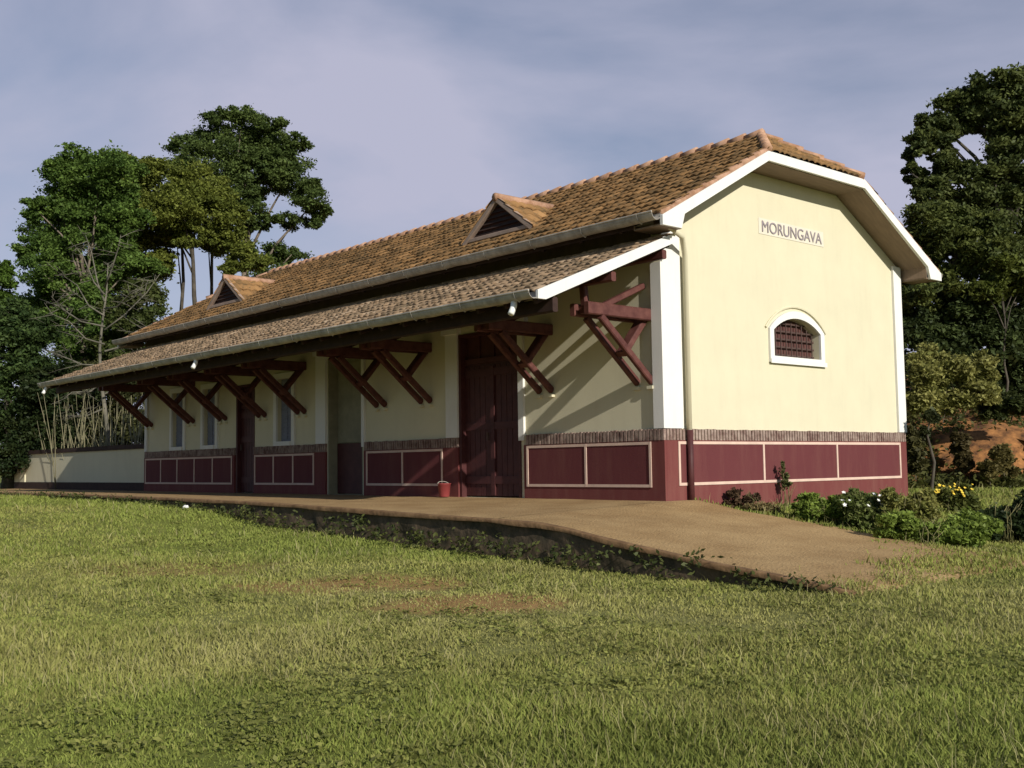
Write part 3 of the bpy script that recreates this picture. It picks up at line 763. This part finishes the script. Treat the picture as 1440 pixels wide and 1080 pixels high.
def tree(name, label, cat, d, basepx, toppx, clumps, r0, c0, c1, bark, dens=190, size=.092, group=None, seed=1, nl=9, sub=.36, basez=None, dj=1.):
    b = at(*basepx, d); b[2] = gz(b[0], b[1]) if basez is None else basez
    root = empty(name, b, label, cat, group)
    top = at(*toppx, d); limbs = [at(c[0]+random.uniform(-.3, .3)*c[2], c[1], d+random.uniform(-.5, .5)*c[2]*d/F) for c in clumps[:nl]]
    trunk_mesh(b-np.array([0, 0, .2]), top, r0, r0*.25, limbs, bark, root, seed=seed)
    crown_mesh('crown', clumps, d, dens, size, c0, c1, root, sub=sub, dj=dj)
    return root
DG0, DG1 = (.045, .075, .02), (.12, .17, .04)
MG0, MG1 = (.06, .09, .02), (.16, .195, .045)
YG0, YG1 = (.085, .11, .02), (.215, .24, .045)
tree('tall_pine', 'tallest pine with flat layered crown showing sky gaps, behind the roof', 'tree', 54, (338, 682), (345, 205),
     [(340, 182, 50, 22), (300, 200, 45, 24), (378, 208, 45, 28), (415, 250, 32, 32), (440, 282, 24, 22), (275, 225, 38, 24), (345, 232, 50, 26), (418, 312, 30, 12, .8), (330, 275, 32, 22), (372, 355, 34, 18), (408, 358, 30, 12, .8), (395, 245, 24, 18), (352, 300, 26, 22, .8), (385, 385, 34, 20), (320, 245, 40, 26), (365, 260, 30, 22), (330, 215, 46, 28), (368, 200, 40, 26), (448, 300, 16, 14), (395, 220, 34, 24)],
     .34, DG0, (.13, .175, .045), M['bark'], seed=3, nl=13, dens=170)
tree('broad_tree', 'broad yellow-green tree with slim bare stem, left of the tallest pine', 'tree', 49, (277, 682), (270, 280),
     [(200, 240, 42, 25), (248, 250, 46, 26), (292, 258, 32, 26), (225, 290, 60, 32), (298, 305, 34, 32), (322, 340, 30, 24), (272, 325, 44, 18), (185, 300, 36, 34), (345, 368, 26, 18), (215, 345, 44, 26), (200, 385, 38, 24), (255, 290, 44, 34), (225, 265, 40, 30), (180, 340, 34, 34), (320, 310, 26, 26), (285, 280, 36, 28)],
     .2, YG0, YG1, M['darkbark'], seed=5, nl=4)
tree('slender_tree', 'slim dark-stemmed tree standing left of the broad yellow-green tree', 'tree', 51, (257, 682), (256, 250), [(250, 300, 30, 22), (258, 275, 26, 16), (240, 330, 22, 14)], .15, MG0, MG1, M['darkbark'], seed=6, nl=1, group='slender trees behind the roof')
tree('slender_tree', 'slim dark-stemmed tree standing right of the broad yellow-green tree', 'tree', 52, (297, 682), (300, 260), [(305, 285, 30, 20), (298, 330, 22, 16), (310, 345, 24, 14)], .15, MG0, MG1, M['darkbark'], seed=7, nl=1, group='slender trees behind the roof')
tree('round_tree', 'tall deep green round-topped tree second from the left edge', 'tree', 46, (118, 684), (122, 380),
     [(108, 226, 34, 20), (150, 232, 40, 24), (90, 258, 30, 28), (140, 280, 48, 36), (85, 305, 34, 36), (120, 345, 50, 38), (62, 385, 32, 36), (165, 345, 34, 32), (95, 410, 50, 34), (45, 292, 15, 18, .7), (36, 345, 16, 18, .7), (180, 390, 38, 30), (60, 440, 40, 36), (130, 450, 46, 40), (150, 300, 44, 40), (100, 270, 40, 34), (170, 255, 36, 30), (110, 380, 50, 44), (75, 340, 34, 34), (80, 500, 50, 40), (140, 510, 46, 44), (60, 560, 40, 44), (110, 570, 50, 44)],
     .32, (.05, .095, .02), (.15, .23, .045), M['bark'], seed=8, nl=12)
tree('round_tree', 'mid-green tree behind the leafless pale tree, below the yellow-green crown', 'tree', 52, (165, 684), (165, 420),
     [(70, 330, 40, 40), (120, 320, 46, 44), (175, 310, 44, 40), (215, 300, 40, 34), (90, 390, 46, 40), (150, 390, 46, 44), (195, 360, 40, 34), (110, 450, 50, 40), (165, 455, 44, 40), (60, 450, 40, 40), (130, 260, 44, 36), (175, 255, 40, 34), (120, 520, 50, 40), (175, 520, 40, 40)],
     .2, (.05, .085, .02), (.135, .19, .045), M['bark'], seed=31, nl=4)
tree('dark_tree', 'dark dense tree filling the left edge of the picture', 'tree', 41, (14, 690), (12, 430),
     [(10, 440, 36, 30), (40, 480, 38, 34), (0, 500, 40, 40), (32, 540, 36, 40), (-30, 460, 40, 50), (15, 590, 40, 36), (-30, 560, 50, 60), (45, 610, 24, 26), (-10, 630, 50, 30), (-70, 520, 50, 90), (-60, 400, 40, 50)],
     .25, (.025, .05, .016), (.085, .13, .034), M['darkbark'], seed=9, nl=8, dens=150)
tree('bright_tree', 'small bright green tree peeping in at the left edge below the sky', 'tree', 44, (-8, 690), (2, 400), [(2, 395, 18, 22), (-8, 430, 26, 26), (8, 455, 16, 20)], .12, (.06, .11, .015), (.11, .18, .03), M['bark'], seed=10, nl=3)
tree('olive_tree', 'olive green tree rising just behind the far end of the station roof', 'tree', 44, (205, 684), (205, 430), [(200, 425, 34, 24), (222, 455, 34, 28), (170, 440, 34, 28), (190, 490, 40, 36), (235, 500, 26, 36), (205, 530, 34, 40), (165, 480, 34, 34)], .13, MG0, (.10, .11, .035), M['palebark'], seed=11, nl=5)
# shrubs under those trees
def shrub(name, label, d, clumps, c0, c1, dens=150, size=.09, cat='shrub', group=None, stems=5, basez=None, bark='bark', sub=.42):
    bx_ = np.mean([c[0] for c in clumps]); by_ = max(c[1]+c[3] for c in clumps)
    b = at(bx_, by_, d); b[2] = gz(b[0], b[1]) if basez is None else basez
    root = empty(name, b, label, cat, group)
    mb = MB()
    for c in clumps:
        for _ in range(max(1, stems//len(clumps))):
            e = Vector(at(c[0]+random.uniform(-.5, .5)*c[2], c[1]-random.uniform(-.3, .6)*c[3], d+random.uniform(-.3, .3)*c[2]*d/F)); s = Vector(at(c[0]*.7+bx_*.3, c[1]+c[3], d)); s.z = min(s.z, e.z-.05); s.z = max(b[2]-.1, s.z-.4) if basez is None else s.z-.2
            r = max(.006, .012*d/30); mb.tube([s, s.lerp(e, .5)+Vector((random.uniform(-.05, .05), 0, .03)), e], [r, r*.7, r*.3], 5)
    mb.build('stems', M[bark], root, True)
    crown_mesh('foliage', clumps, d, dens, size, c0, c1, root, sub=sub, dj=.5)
    return root
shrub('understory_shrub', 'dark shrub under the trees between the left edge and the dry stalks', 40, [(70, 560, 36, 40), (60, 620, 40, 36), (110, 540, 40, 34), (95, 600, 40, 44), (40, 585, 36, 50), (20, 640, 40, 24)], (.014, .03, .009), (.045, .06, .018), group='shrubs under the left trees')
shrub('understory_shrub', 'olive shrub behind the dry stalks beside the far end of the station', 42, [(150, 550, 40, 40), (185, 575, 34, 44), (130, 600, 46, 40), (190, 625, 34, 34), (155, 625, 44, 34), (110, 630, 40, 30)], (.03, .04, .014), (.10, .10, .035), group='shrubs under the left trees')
# leafless tree with long level branches
b = at(140, 686, 38); b[2] = gz(b[0], b[1])
dt = empty('bare_tree', b, 'leafless pale tree with long level branches in front of the green trees', 'tree')
mb = MB(); pts = [at(146+6*math.sin(k), 690-40*k, 38+.1*k) for k in range(9)]; mb.tube(pts, [.10, .09, .08, .07, .06, .05, .04, .03, .015], 7)
tk_ = mb.build('trunk', M['palebark'], dt, True)
br = MB()
for k, (y_, x2, y2, dd_) in enumerate([(470, 70, 440, -1), (450, 225, 385, .5), (500, 60, 490, 1), (430, 85, 385, .8), (520, 90, 560, -1.2), (480, 215, 455, 1.4), (420, 200, 405, -1), (400, 105, 345, .3), (540, 200, 510, .8), (560, 75, 585, .7), (390, 170, 330, -.6), (445, 55, 420, 1.5), (510, 210, 520, -1.3), (410, 120, 330, 1)]):
    s = Vector(at(147, y_+14, 38)); e = Vector(at(x2, y2, 38+dd_)); m1 = s.lerp(e, .35)+Vector((0, 0, -.18)); m2 = s.lerp(e, .7)+Vector((random.uniform(-.2, .2), 0, random.uniform(-.1, .12)))
    br.tube([s, m1, m2, e], [.034, .027, .02, .008], 5)
    for q in range(9):
        a = m1.lerp(e, random.uniform(.0, .95)); f_ = a+Vector((random.uniform(-.8, .8), random.uniform(-.6, .6), random.uniform(-.35, .6))); br.tube([a, f_], [.014, .005], 4)
        for _ in range(2): h0 = a.lerp(f_, random.uniform(.3, .9)); br.tube([h0, h0+Vector((random.uniform(-.4, .4), random.uniform(-.3, .3), random.uniform(-.2, .3)))], [.008, .004], 3)
br.build('branches', M['palebark'], dt, True)
# dry stalks
mb = MB()
for _ in range(150):
    px = random.uniform(64, 204); dd_ = random.uniform(36.5, 40)
    b = at(px, 690, dd_); b[2] = gz(b[0], b[1]); h_ = random.uniform(1.2, 3.7)
    lx_, ly_ = random.gauss(0, .35), random.gauss(0, .35)
    mb.tube([b, (b[0]+lx_*.4, b[1]+ly_*.4, b[2]+h_*.5), (b[0]+lx_, b[1]+ly_, b[2]+h_)], [.015, .012, .006], 4)
tag(mb.build('dry_stalks', mat('dry_stalk', (.13, .12, .065), .9, .3, 2, c2=(.30, .27, .16)), None, True), 'thicket of pale dry stalks standing behind the low wall', 'stalks', kind='stuff')

# ---- right-hand bank and its trees
def build_bank():
    pl_ = [(10.2, 45), (10.2, 25), (10.2, 12), (10.6, 7.5), (11.6, 4.0), (12.9, 2.0), (14.3, .6), (17, -2), (21, -6), (27, -11), (40, -20)]
    P_ = []
    for (a, b_), (c, d_) in zip(pl_[:-1], pl_[1:]):
        n_ = max(1, int(math.hypot(c-a, d_-b_)/.35))
        P_ += [(a+(c-a)*k/n_, b_+(d_-b_)*k/n_) for k in range(n_)]
    P_ = np.array(P_); T_ = np.gradient(P_, axis=0); T_ /= np.linalg.norm(T_, axis=1)[:, None]; Nn = np.stack([-T_[:, 1], T_[:, 0]], 1); Nn[Nn[:, 0] < 0] *= -1
    for _ in range(30): Nn[1:-1] = (Nn[:-2]+Nn[1:-1]+Nn[2:])/3
    offs = [-.6, -.15, .05, .3, .5, .75, .9, 1.2, 1.5, 1.9, 2.6, 4, 6, 9, 14, 22, 40]; hs = [-.35, -.1, .12, .35, .62, .85, 1.05, 1.25, 1.38, 1.5, 1.65, 1.95, 2.3, 2.8, 3.4, 4.0, 4.6]
    V = []
    for i in range(len(P_)):
        wob = .9*(fbm(P_[i:i+1, 0], P_[i:i+1, 1], 2.4)[0]-.5)
        for o_, h_ in zip(offs, hs):
            nz = fbm(P_[i:i+1, 0]*1.3, P_[i:i+1, 1]*1.3+h_*1.7, .8)[0]-.5
            V.append((P_[i, 0]+Nn[i, 0]*(o_+wob+nz*1.3), P_[i, 1]+Nn[i, 1]*(o_+wob+nz*1.3), h_*(1+.5*nz)))
    m_ = len(offs); Q = np.array([(i*m_+j, i*m_+j+1, (i+1)*m_+j+1, (i+1)*m_+j) for i in range(len(P_)-1) for j in range(m_-1)])
    o = npmesh('earth_bank', np.array(V), Q, M['redclay'])
    tag(o, 'eroded red earth bank at the foot of the trees on the right', kind='structure')
build_bank()
C_ = []; S_ = []
for _ in range(260):
    px = random.uniform(1275, 1470); d_ = random.uniform(26.2, 29.5); t_ = random.random()
    p_ = at(px, 645, d_); z_ = max(0, min(1.9, (d_-27)*.9))+random.uniform(-.1, .1)
    C_.append((p_[0], p_[1], z_)); S_.append([.10, .10, .08])
V, Q, T = leaves(np.array(C_), np.array(S_), len(C_)*22, .08, (.035, .045, .012), (.15, .15, .04))
tag(npmesh('bank_weeds', V, Q, M['leaf'], tint=T), 'weeds and grass tufts scattered over the red earth bank', 'weeds', kind='stuff')
tree('big_dark_tree', 'tallest dark tree at the right edge with ragged left side and sky holes', 'tree', 37, (1420, 560), (1408, 150),
     [(1398, 118, 38, 20), (1435, 122, 36, 26), (1345, 148, 32, 20), (1312, 172, 22, 20), (1292, 205, 18, 20), (1284, 243, 15, 12, .8), (1325, 190, 22, 22), (1395, 155, 40, 24), (1430, 190, 34, 40), (1345, 262, 40, 26), (1400, 260, 46, 34), (1440, 270, 40, 40), (1480, 190, 50, 70), (1500, 300, 60, 60), (1310, 270, 26, 20), (1400, 330, 50, 40), (1450, 360, 50, 50), (1365, 165, 30, 18), (1420, 150, 40, 30), (1330, 225, 20, 14), (1420, 230, 40, 40), (1380, 290, 50, 36), (1430, 320, 40, 40), (1350, 300, 40, 34)],
     .38, (.045, .065, .022), (.15, .175, .05), M['darkbark'], seed=21, nl=12, basez=1.6, size=.1)
tree('leafy_tree', 'mid-green leafy tree close behind the right end of the station roof', 'tree', 33.5, (1340, 580), (1340, 330),
     [(1305, 305, 32, 26), (1345, 315, 40, 30), (1296, 345, 30, 28), (1335, 355, 42, 30), (1380, 345, 40, 34), (1310, 395, 34, 28), (1290, 420, 30, 34), (1355, 400, 42, 30), (1400, 370, 40, 34), (1330, 330, 40, 34), (1320, 430, 40, 30)],
     .2, (.05, .07, .02), (.15, .17, .04), M['bark'], seed=22, nl=8, basez=1.7, size=.09)
tree('sunlit_tree', 'yellow-green sunlit tree low in front of the tallest dark tree on the right', 'tree', 32, (1415, 590), (1410, 400), [(1402, 385, 26, 18), (1428, 405, 28, 18), (1390, 412, 26, 14), (1440, 385, 20, 18)], .05, YG0, (.13, .15, .03), M['darkbark'], seed=23, nl=4, basez=1.6, size=.09)
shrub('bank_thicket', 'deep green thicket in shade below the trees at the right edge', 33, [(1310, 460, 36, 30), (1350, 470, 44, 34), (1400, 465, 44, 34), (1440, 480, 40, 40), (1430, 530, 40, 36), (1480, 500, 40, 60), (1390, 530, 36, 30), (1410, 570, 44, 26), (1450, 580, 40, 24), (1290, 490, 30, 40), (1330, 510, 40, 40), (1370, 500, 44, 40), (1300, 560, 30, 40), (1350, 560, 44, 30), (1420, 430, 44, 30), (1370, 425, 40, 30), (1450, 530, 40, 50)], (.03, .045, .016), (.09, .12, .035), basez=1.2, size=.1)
shrub('bank_shrub', 'olive bush on the red bank just right of the station wall', 26.6, [(1310, 498, 24, 18), (1345, 520, 30, 24), (1340, 545, 40, 26), (1300, 530, 24, 28), (1380, 545, 24, 18), (1295, 565, 20, 20), (1385, 515, 18, 20, .7), (1365, 555, 22, 16), (1320, 570, 26, 14)], (.15, .16, .04), (.33, .31, .10), basez=1.1, size=.07, group='shrubs on the red bank')
shrub('bank_shrub', 'small dark bush at the foot of the bank against the station corner', 25, [(1284, 620, 8, 20), (1288, 645, 9, 18)], (.05, .05, .02), (.12, .11, .035), basez=.2, size=.1, group='shrubs on the red bank')
shrub('bank_shrub', 'brownish bush growing on the face of the red bank', 26.8, [(1350, 625, 10, 16), (1356, 648, 9, 12)], (.05, .04, .015), (.13, .10, .04), basez=.4, size=.08, group='shrubs on the red bank')
shrub('bank_shrub', 'dry yellowish bush low on the red bank near the right edge', 26.3, [(1402, 640, 14, 16, .6), (1388, 660, 14, 12), (1418, 655, 12, 14, .6)], (.09, .075, .025), (.22, .18, .06), basez=.2, size=.07, group='shrubs on the red bank')
shrub('bank_shrub', 'leafy tuft hanging over the red bank near the right edge', 27, [(1395, 575, 16, 12), (1425, 570, 22, 12)], (.03, .045, .012), (.08, .09, .025), basez=1.2, size=.1, group='shrubs on the red bank')
# sapling in front of the bank
b = at(1316, 742, 21.5); b[2] = gz(b[0], b[1])
sp = empty('sapling', b, 'thin crooked dark-stemmed sapling in front of the red bank', 'tree')
MB().tube([b, at(1310, 690, 21.5), at(1314, 650, 21.6), at(1304, 612, 21.6), at(1310, 575, 21.7)], [.04, .034, .03, .02, .01], 7).build('trunk', M['darkbark'], sp, True)
crown_mesh('crown', [(1308, 585, 10, 8), (1300, 608, 7, 6)], 21.6, 22, .06, (.03, .04, .014), (.07, .08, .03), sp)

# ---- plants at the foot of the gable
def plant(name, label, px, py, hpx, wpx, c0, c1, n=5, dens=70, size=.055, flowers=None, d=None, cat='plant'):
    g = ground_hit(px, py); d = float(-(CR.T @ (g-CAM))[2])
    cl = [(px+random.uniform(-.55, .55)*wpx, py-hpx*random.uniform(.15, .85)*random.uniform(.6, 1.1), wpx*random.uniform(.16, .36), hpx*random.uniform(.14, .3)) for _ in range(n)]
    root = empty(name, g, label, cat)
    mb = MB()
    for c in cl:
        e = Vector(at(c[0], c[1]-c[3]*.5, d)); s = Vector(g)+Vector((random.uniform(-.1, .1), random.uniform(-.1, .1), -.03)); mb.tube([s, s.lerp(e, .5)+Vector((0, 0, .05)), e], [.012, .009, .004], 5)
    for _ in range(n*4):
        s = Vector(g)+Vector((random.uniform(-.5, .5)*wpx*d/F, random.uniform(-.25, .25), -.05)); hh_ = hpx*d/F*random.uniform(.3, 1.15); mb.tube([s, s+Vector((random.uniform(-.06, .06), random.uniform(-.06, .06), hh_*.6)), s+Vector((random.uniform(-.15, .15), random.uniform(-.15, .15), hh_))], [.006, .005, .002], 4)
    mb.build('stems', M['stem'], root, True)
    crown_mesh('foliage', cl, d, dens, size, c0, c1, root, sub=.5)
    if flowers:
        fc, cnt, _m = flowers
        C_ = np.array([at(px+random.uniform(-.6, .6)*wpx, py-hpx*random.uniform(.5, .88), d-random.uniform(.1, .5)) for _ in range(cnt)]); 
        for c_ in C_:
            fm = MB(); N_ = Vector((random.uniform(-.6, 0), random.uniform(-.9, -.2), random.uniform(.4, 1))).normalized(); A_ = N_.orthogonal().normalized(); B_ = N_.cross(A_); r_ = random.uniform(.022, .036); c_ = Vector(c_)
            ring = [c_+(A_*math.cos(k*math.pi/5)+B_*math.sin(k*math.pi/5))*(r_ if k % 2 == 0 else r_*.6)+N_*.008 for k in range(10)]
            fm.add([c_, *ring, c_-N_*.02], [(0, 1+k, 1+(k+1) % 10) for k in range(10)]+[(11, 1+(k+1) % 10, 1+k) for k in range(10)])
            fm.build('flower', flowers[2], root)
    return root
BG0, BG1 = (.11, .16, .025), (.24, .31, .06)
plant('weed', 'small dark reddish weed at the ramp edge against the maroon wall', 1047, 716, 34, 30, (.07, .04, .025), (.14, .09, .05), 4, 8, .05)
plant('weed', 'tall thin green weed in front of the middle wall panel', 1108, 712, 62, 14, (.07, .09, .03), (.16, .17, .06), 2, 3, .045)
plant('weed', 'straw-brown low weed between ramp and bright green plants', 1080, 722, 22, 46, (.16, .12, .05), (.30, .24, .11), 4, 22, .045)
plant('leafy_plant', 'bright green leafy plant beside the ramp, nearest the maroon wall', 1165, 733, 40, 70, BG0, BG1, 11, 70, .05)
plant('flowering_plant', 'green plant dotted with white flowers below the right wall panel', 1222, 742, 58, 62, (.08, .12, .025), (.20, .22, .07), 11, 45, .045, ((.75, .75, .7), 12, M['petal_white']))
plant('leafy_plant', 'yellowish green leafy plant at the right corner of the station', 1280, 750, 60, 60, (.12, .14, .03), (.29, .27, .08), 11, 40, .045)
plant('leafy_plant', 'spreading bright green plant at the outer end of the ramp', 1315, 768, 44, 100, BG0, BG1, 13, 70, .05)
plant('flowering_plant', 'yellow-flowering plant before the red bank', 1340, 722, 48, 46, (.07, .09, .02), (.15, .16, .04), 5, 50, .07, ((.75, .55, .06), 24, M['petal_yellow']))
plant('shade_patch', 'low dark leaf patch standing in for shaded grass at the right edge', 1418, 760, 56, 84, (.016, .028, .010), (.04, .06, .018), 30, 80, .05, cat='shrub')  # dark leaves added in place of a cast shadow on the grass
plant('shade_patch', 'low dark leaf patch standing in for shaded grass beyond the right edge', 1490, 764, 60, 80, (.016, .028, .010), (.04, .06, .018), 24, 80, .05, cat='shrub')  # continues the painted grass shadow out to the side

# ---- broad-leaved weeds and clover in the lawn
C_ = []; S_ = []
while len(C_) < 900:
    r_ = math.exp(random.uniform(math.log(5), math.log(24))); th_ = math.atan2(fw[1], fw[0])+random.uniform(-.62, .62)
    x, y = CAM[0]+r_*math.cos(th_), CAM[1]+r_*math.sin(th_)
    if (x > PX-.1 and y > -6.2) or vnoise(np.array([x]), np.array([y]), .9)[0] < .48: continue
    q_ = random.uniform(.04, .11); C_.append((x, y, float(gz(x, y))+.025)); S_.append([q_, q_, .012])
V, Q, T = leaves(np.array(C_), np.array(S_), len(C_)*24, .026, (.14, .16, .036), (.30, .30, .085), up=1.2, aspect=1.4)
tag(npmesh('lawn_weeds', V, Q, M['leaf'], tint=T), 'patches of low broad-leaved weeds and clover in the lawn', 'weeds', kind='stuff')

# ---- weeds along the platform wall
C_ = []; S_ = []
for y in np.arange(-5.2, 30, .09):
    if rng.random() < (.75 if y < 8 else .4):
        x = PX-rng.uniform(.02, .3); hgt = rng.uniform(.02, .3) if y < 7 else rng.uniform(.0, .1)
        if y < -4: hgt *= .4
        C_.append((x, y, float(gz(x, y))+hgt)); S_.append([.05, .07, .05])
V, Q, T = leaves(np.array(C_), np.array(S_), len(C_)*20, .04, (.03, .045, .012), (.13, .14, .04))
tag(npmesh('weeds', V, Q, M['leaf'], tint=T), 'dark green weeds growing along the foot of the platform wall', 'weeds', kind='stuff')

# ---- small things
bk = (-.28, 5.2, float(deckz(-.28, 5.2))+.012)
bu = empty('red_bucket', bk, 'small red bucket standing beside the big maroon door', 'bucket')
MB().lathe(bk, [(r_*.8, z_*.8) for r_, z_ in [(.0, 0.), (.115, 0.), (.12, .01), (.155, .29), (.165, .295), (.165, .315), (.15, .315), (.145, .29), (.108, .02), (.0, .02)]], 24).build('pail', M['red'], bu, True)
MB().tube([(bk[0]+.13*math.cos(t_), bk[1]+.05*math.sin(t_)+.02, bk[2]+.24+.05*math.sin(t_)) for t_ in np.linspace(0, math.pi, 12)], .006, 6).build('handle', M['gutter'], bu, True)
g = ground_hit(260, 717)
V = [(g[0]+random.uniform(-.06, .06), g[1]+random.uniform(-.07, .07), g[2]+random.uniform(0.02, .10)) for _ in range(16)]
bm = bmesh.new()
for v in V: bm.verts.new(v)
bmesh.ops.convex_hull(bm, input=bm.verts); me = bpy.data.meshes.new('paper_scrap'); bm.to_mesh(me); bm.free(); me.materials.append(M['paper'])
o = bpy.data.objects.new('paper_scrap', me); col.objects.link(o); tag(o, 'crumpled scrap of white paper in the grass by the platform', 'litter')

# ================================================================= LIGHT
sd = Vector((1, 6.0, -2.75)).normalized()
ld = bpy.data.lights.new('sun', 'SUN'); ld.energy = 5.0; ld.angle = R_(.6); ld.color = (1, .95, .85)
lo = bpy.data.objects.new('sun', ld); col.objects.link(lo); lo.rotation_euler = sd.to_track_quat('-Z', 'Y').to_euler()
w = bpy.data.worlds.new('World'); scene.world = w; w.use_nodes = True; nt = w.node_tree
bg = nt.nodes['Background']; bg.inputs['Strength'].default_value = .078
sk = nt.nodes.new('ShaderNodeTexSky'); sk.sky_type = 'NISHITA'; sk.sun_disc = False
sk.sun_elevation = math.asin(-sd.z); sk.sun_rotation = math.atan2(-sd.x, -sd.y); sk.air_density = 1.0; sk.dust_density = .4; sk.ozone_density = 3.0
tc = nt.nodes.new('ShaderNodeTexCoord'); mp = nt.nodes.new('ShaderNodeMapping'); mp.inputs['Scale'].default_value = (1.1, 1.1, 2.6); mp.inputs['Rotation'].default_value = (.35, -.35, .9)
nt.links.new(tc.outputs['Generated'], mp.inputs[0])
n1 = nt.nodes.new('ShaderNodeTexNoise'); n1.inputs['Scale'].default_value = 1.7; n1.inputs['Detail'].default_value = 8; n1.inputs['Roughness'].default_value = .5; n1.inputs['Distortion'].default_value = .5
nt.links.new(mp.outputs[0], n1.inputs['Vector'])
rp = nt.nodes.new('ShaderNodeValToRGB'); rp.color_ramp.elements[0].position = .27; rp.color_ramp.elements[1].position = .60
rp.color_ramp.elements[0].color = (.0, .0, .0, 1); rp.color_ramp.elements[1].color = (.95, .95, .95, 1)
nt.links.new(n1.outputs['Fac'], rp.inputs[0])
mx = nt.nodes.new('ShaderNodeMix'); mx.data_type = 'RGBA'; mx.inputs[7].default_value = (6.3, 6.35, 8.1, 1)
sp_ = nt.nodes.new('ShaderNodeSeparateXYZ'); nt.links.new(tc.outputs['Generated'], sp_.inputs[0])
zm = nt.nodes.new('ShaderNodeMapRange'); zm.interpolation_type = 'SMOOTHSTEP'; zm.inputs[1].default_value = .42; zm.inputs[2].default_value = .75; zm.inputs[3].default_value = 1; zm.inputs[4].default_value = .05
nt.links.new(sp_.outputs[2], zm.inputs[0])
dv = nt.nodes.new('ShaderNodeVectorMath'); dv.operation = 'DOT_PRODUCT'; dv.inputs[1].default_value = (.66, .75, 0); nt.links.new(tc.outputs['Generated'], dv.inputs[0])
dm_ = nt.nodes.new('ShaderNodeMapRange'); dm_.interpolation_type = 'SMOOTHSTEP'; dm_.inputs[1].default_value = -.2; dm_.inputs[2].default_value = .55; dm_.inputs[3].default_value = .1
nt.links.new(dv.outputs['Value'], dm_.inputs[0])
m1_ = nt.nodes.new('ShaderNodeMath'); m1_.operation = 'MULTIPLY'; nt.links.new(rp.outputs[0], m1_.inputs[0]); nt.links.new(zm.outputs[0], m1_.inputs[1])
m2_ = nt.nodes.new('ShaderNodeMath'); m2_.operation = 'MULTIPLY'; nt.links.new(m1_.outputs[0], m2_.inputs[0]); nt.links.new(dm_.outputs[0], m2_.inputs[1])
nt.links.new(m2_.outputs[0], mx.inputs[0]); nt.links.new(sk.outputs[0], mx.inputs[6]); nt.links.new(mx.outputs[2], bg.inputs['Color'])
scene.view_settings.view_transform = 'Standard'; scene.view_settings.look = 'None'; scene.view_settings.exposure = 0; scene.view_settings.gamma = 1
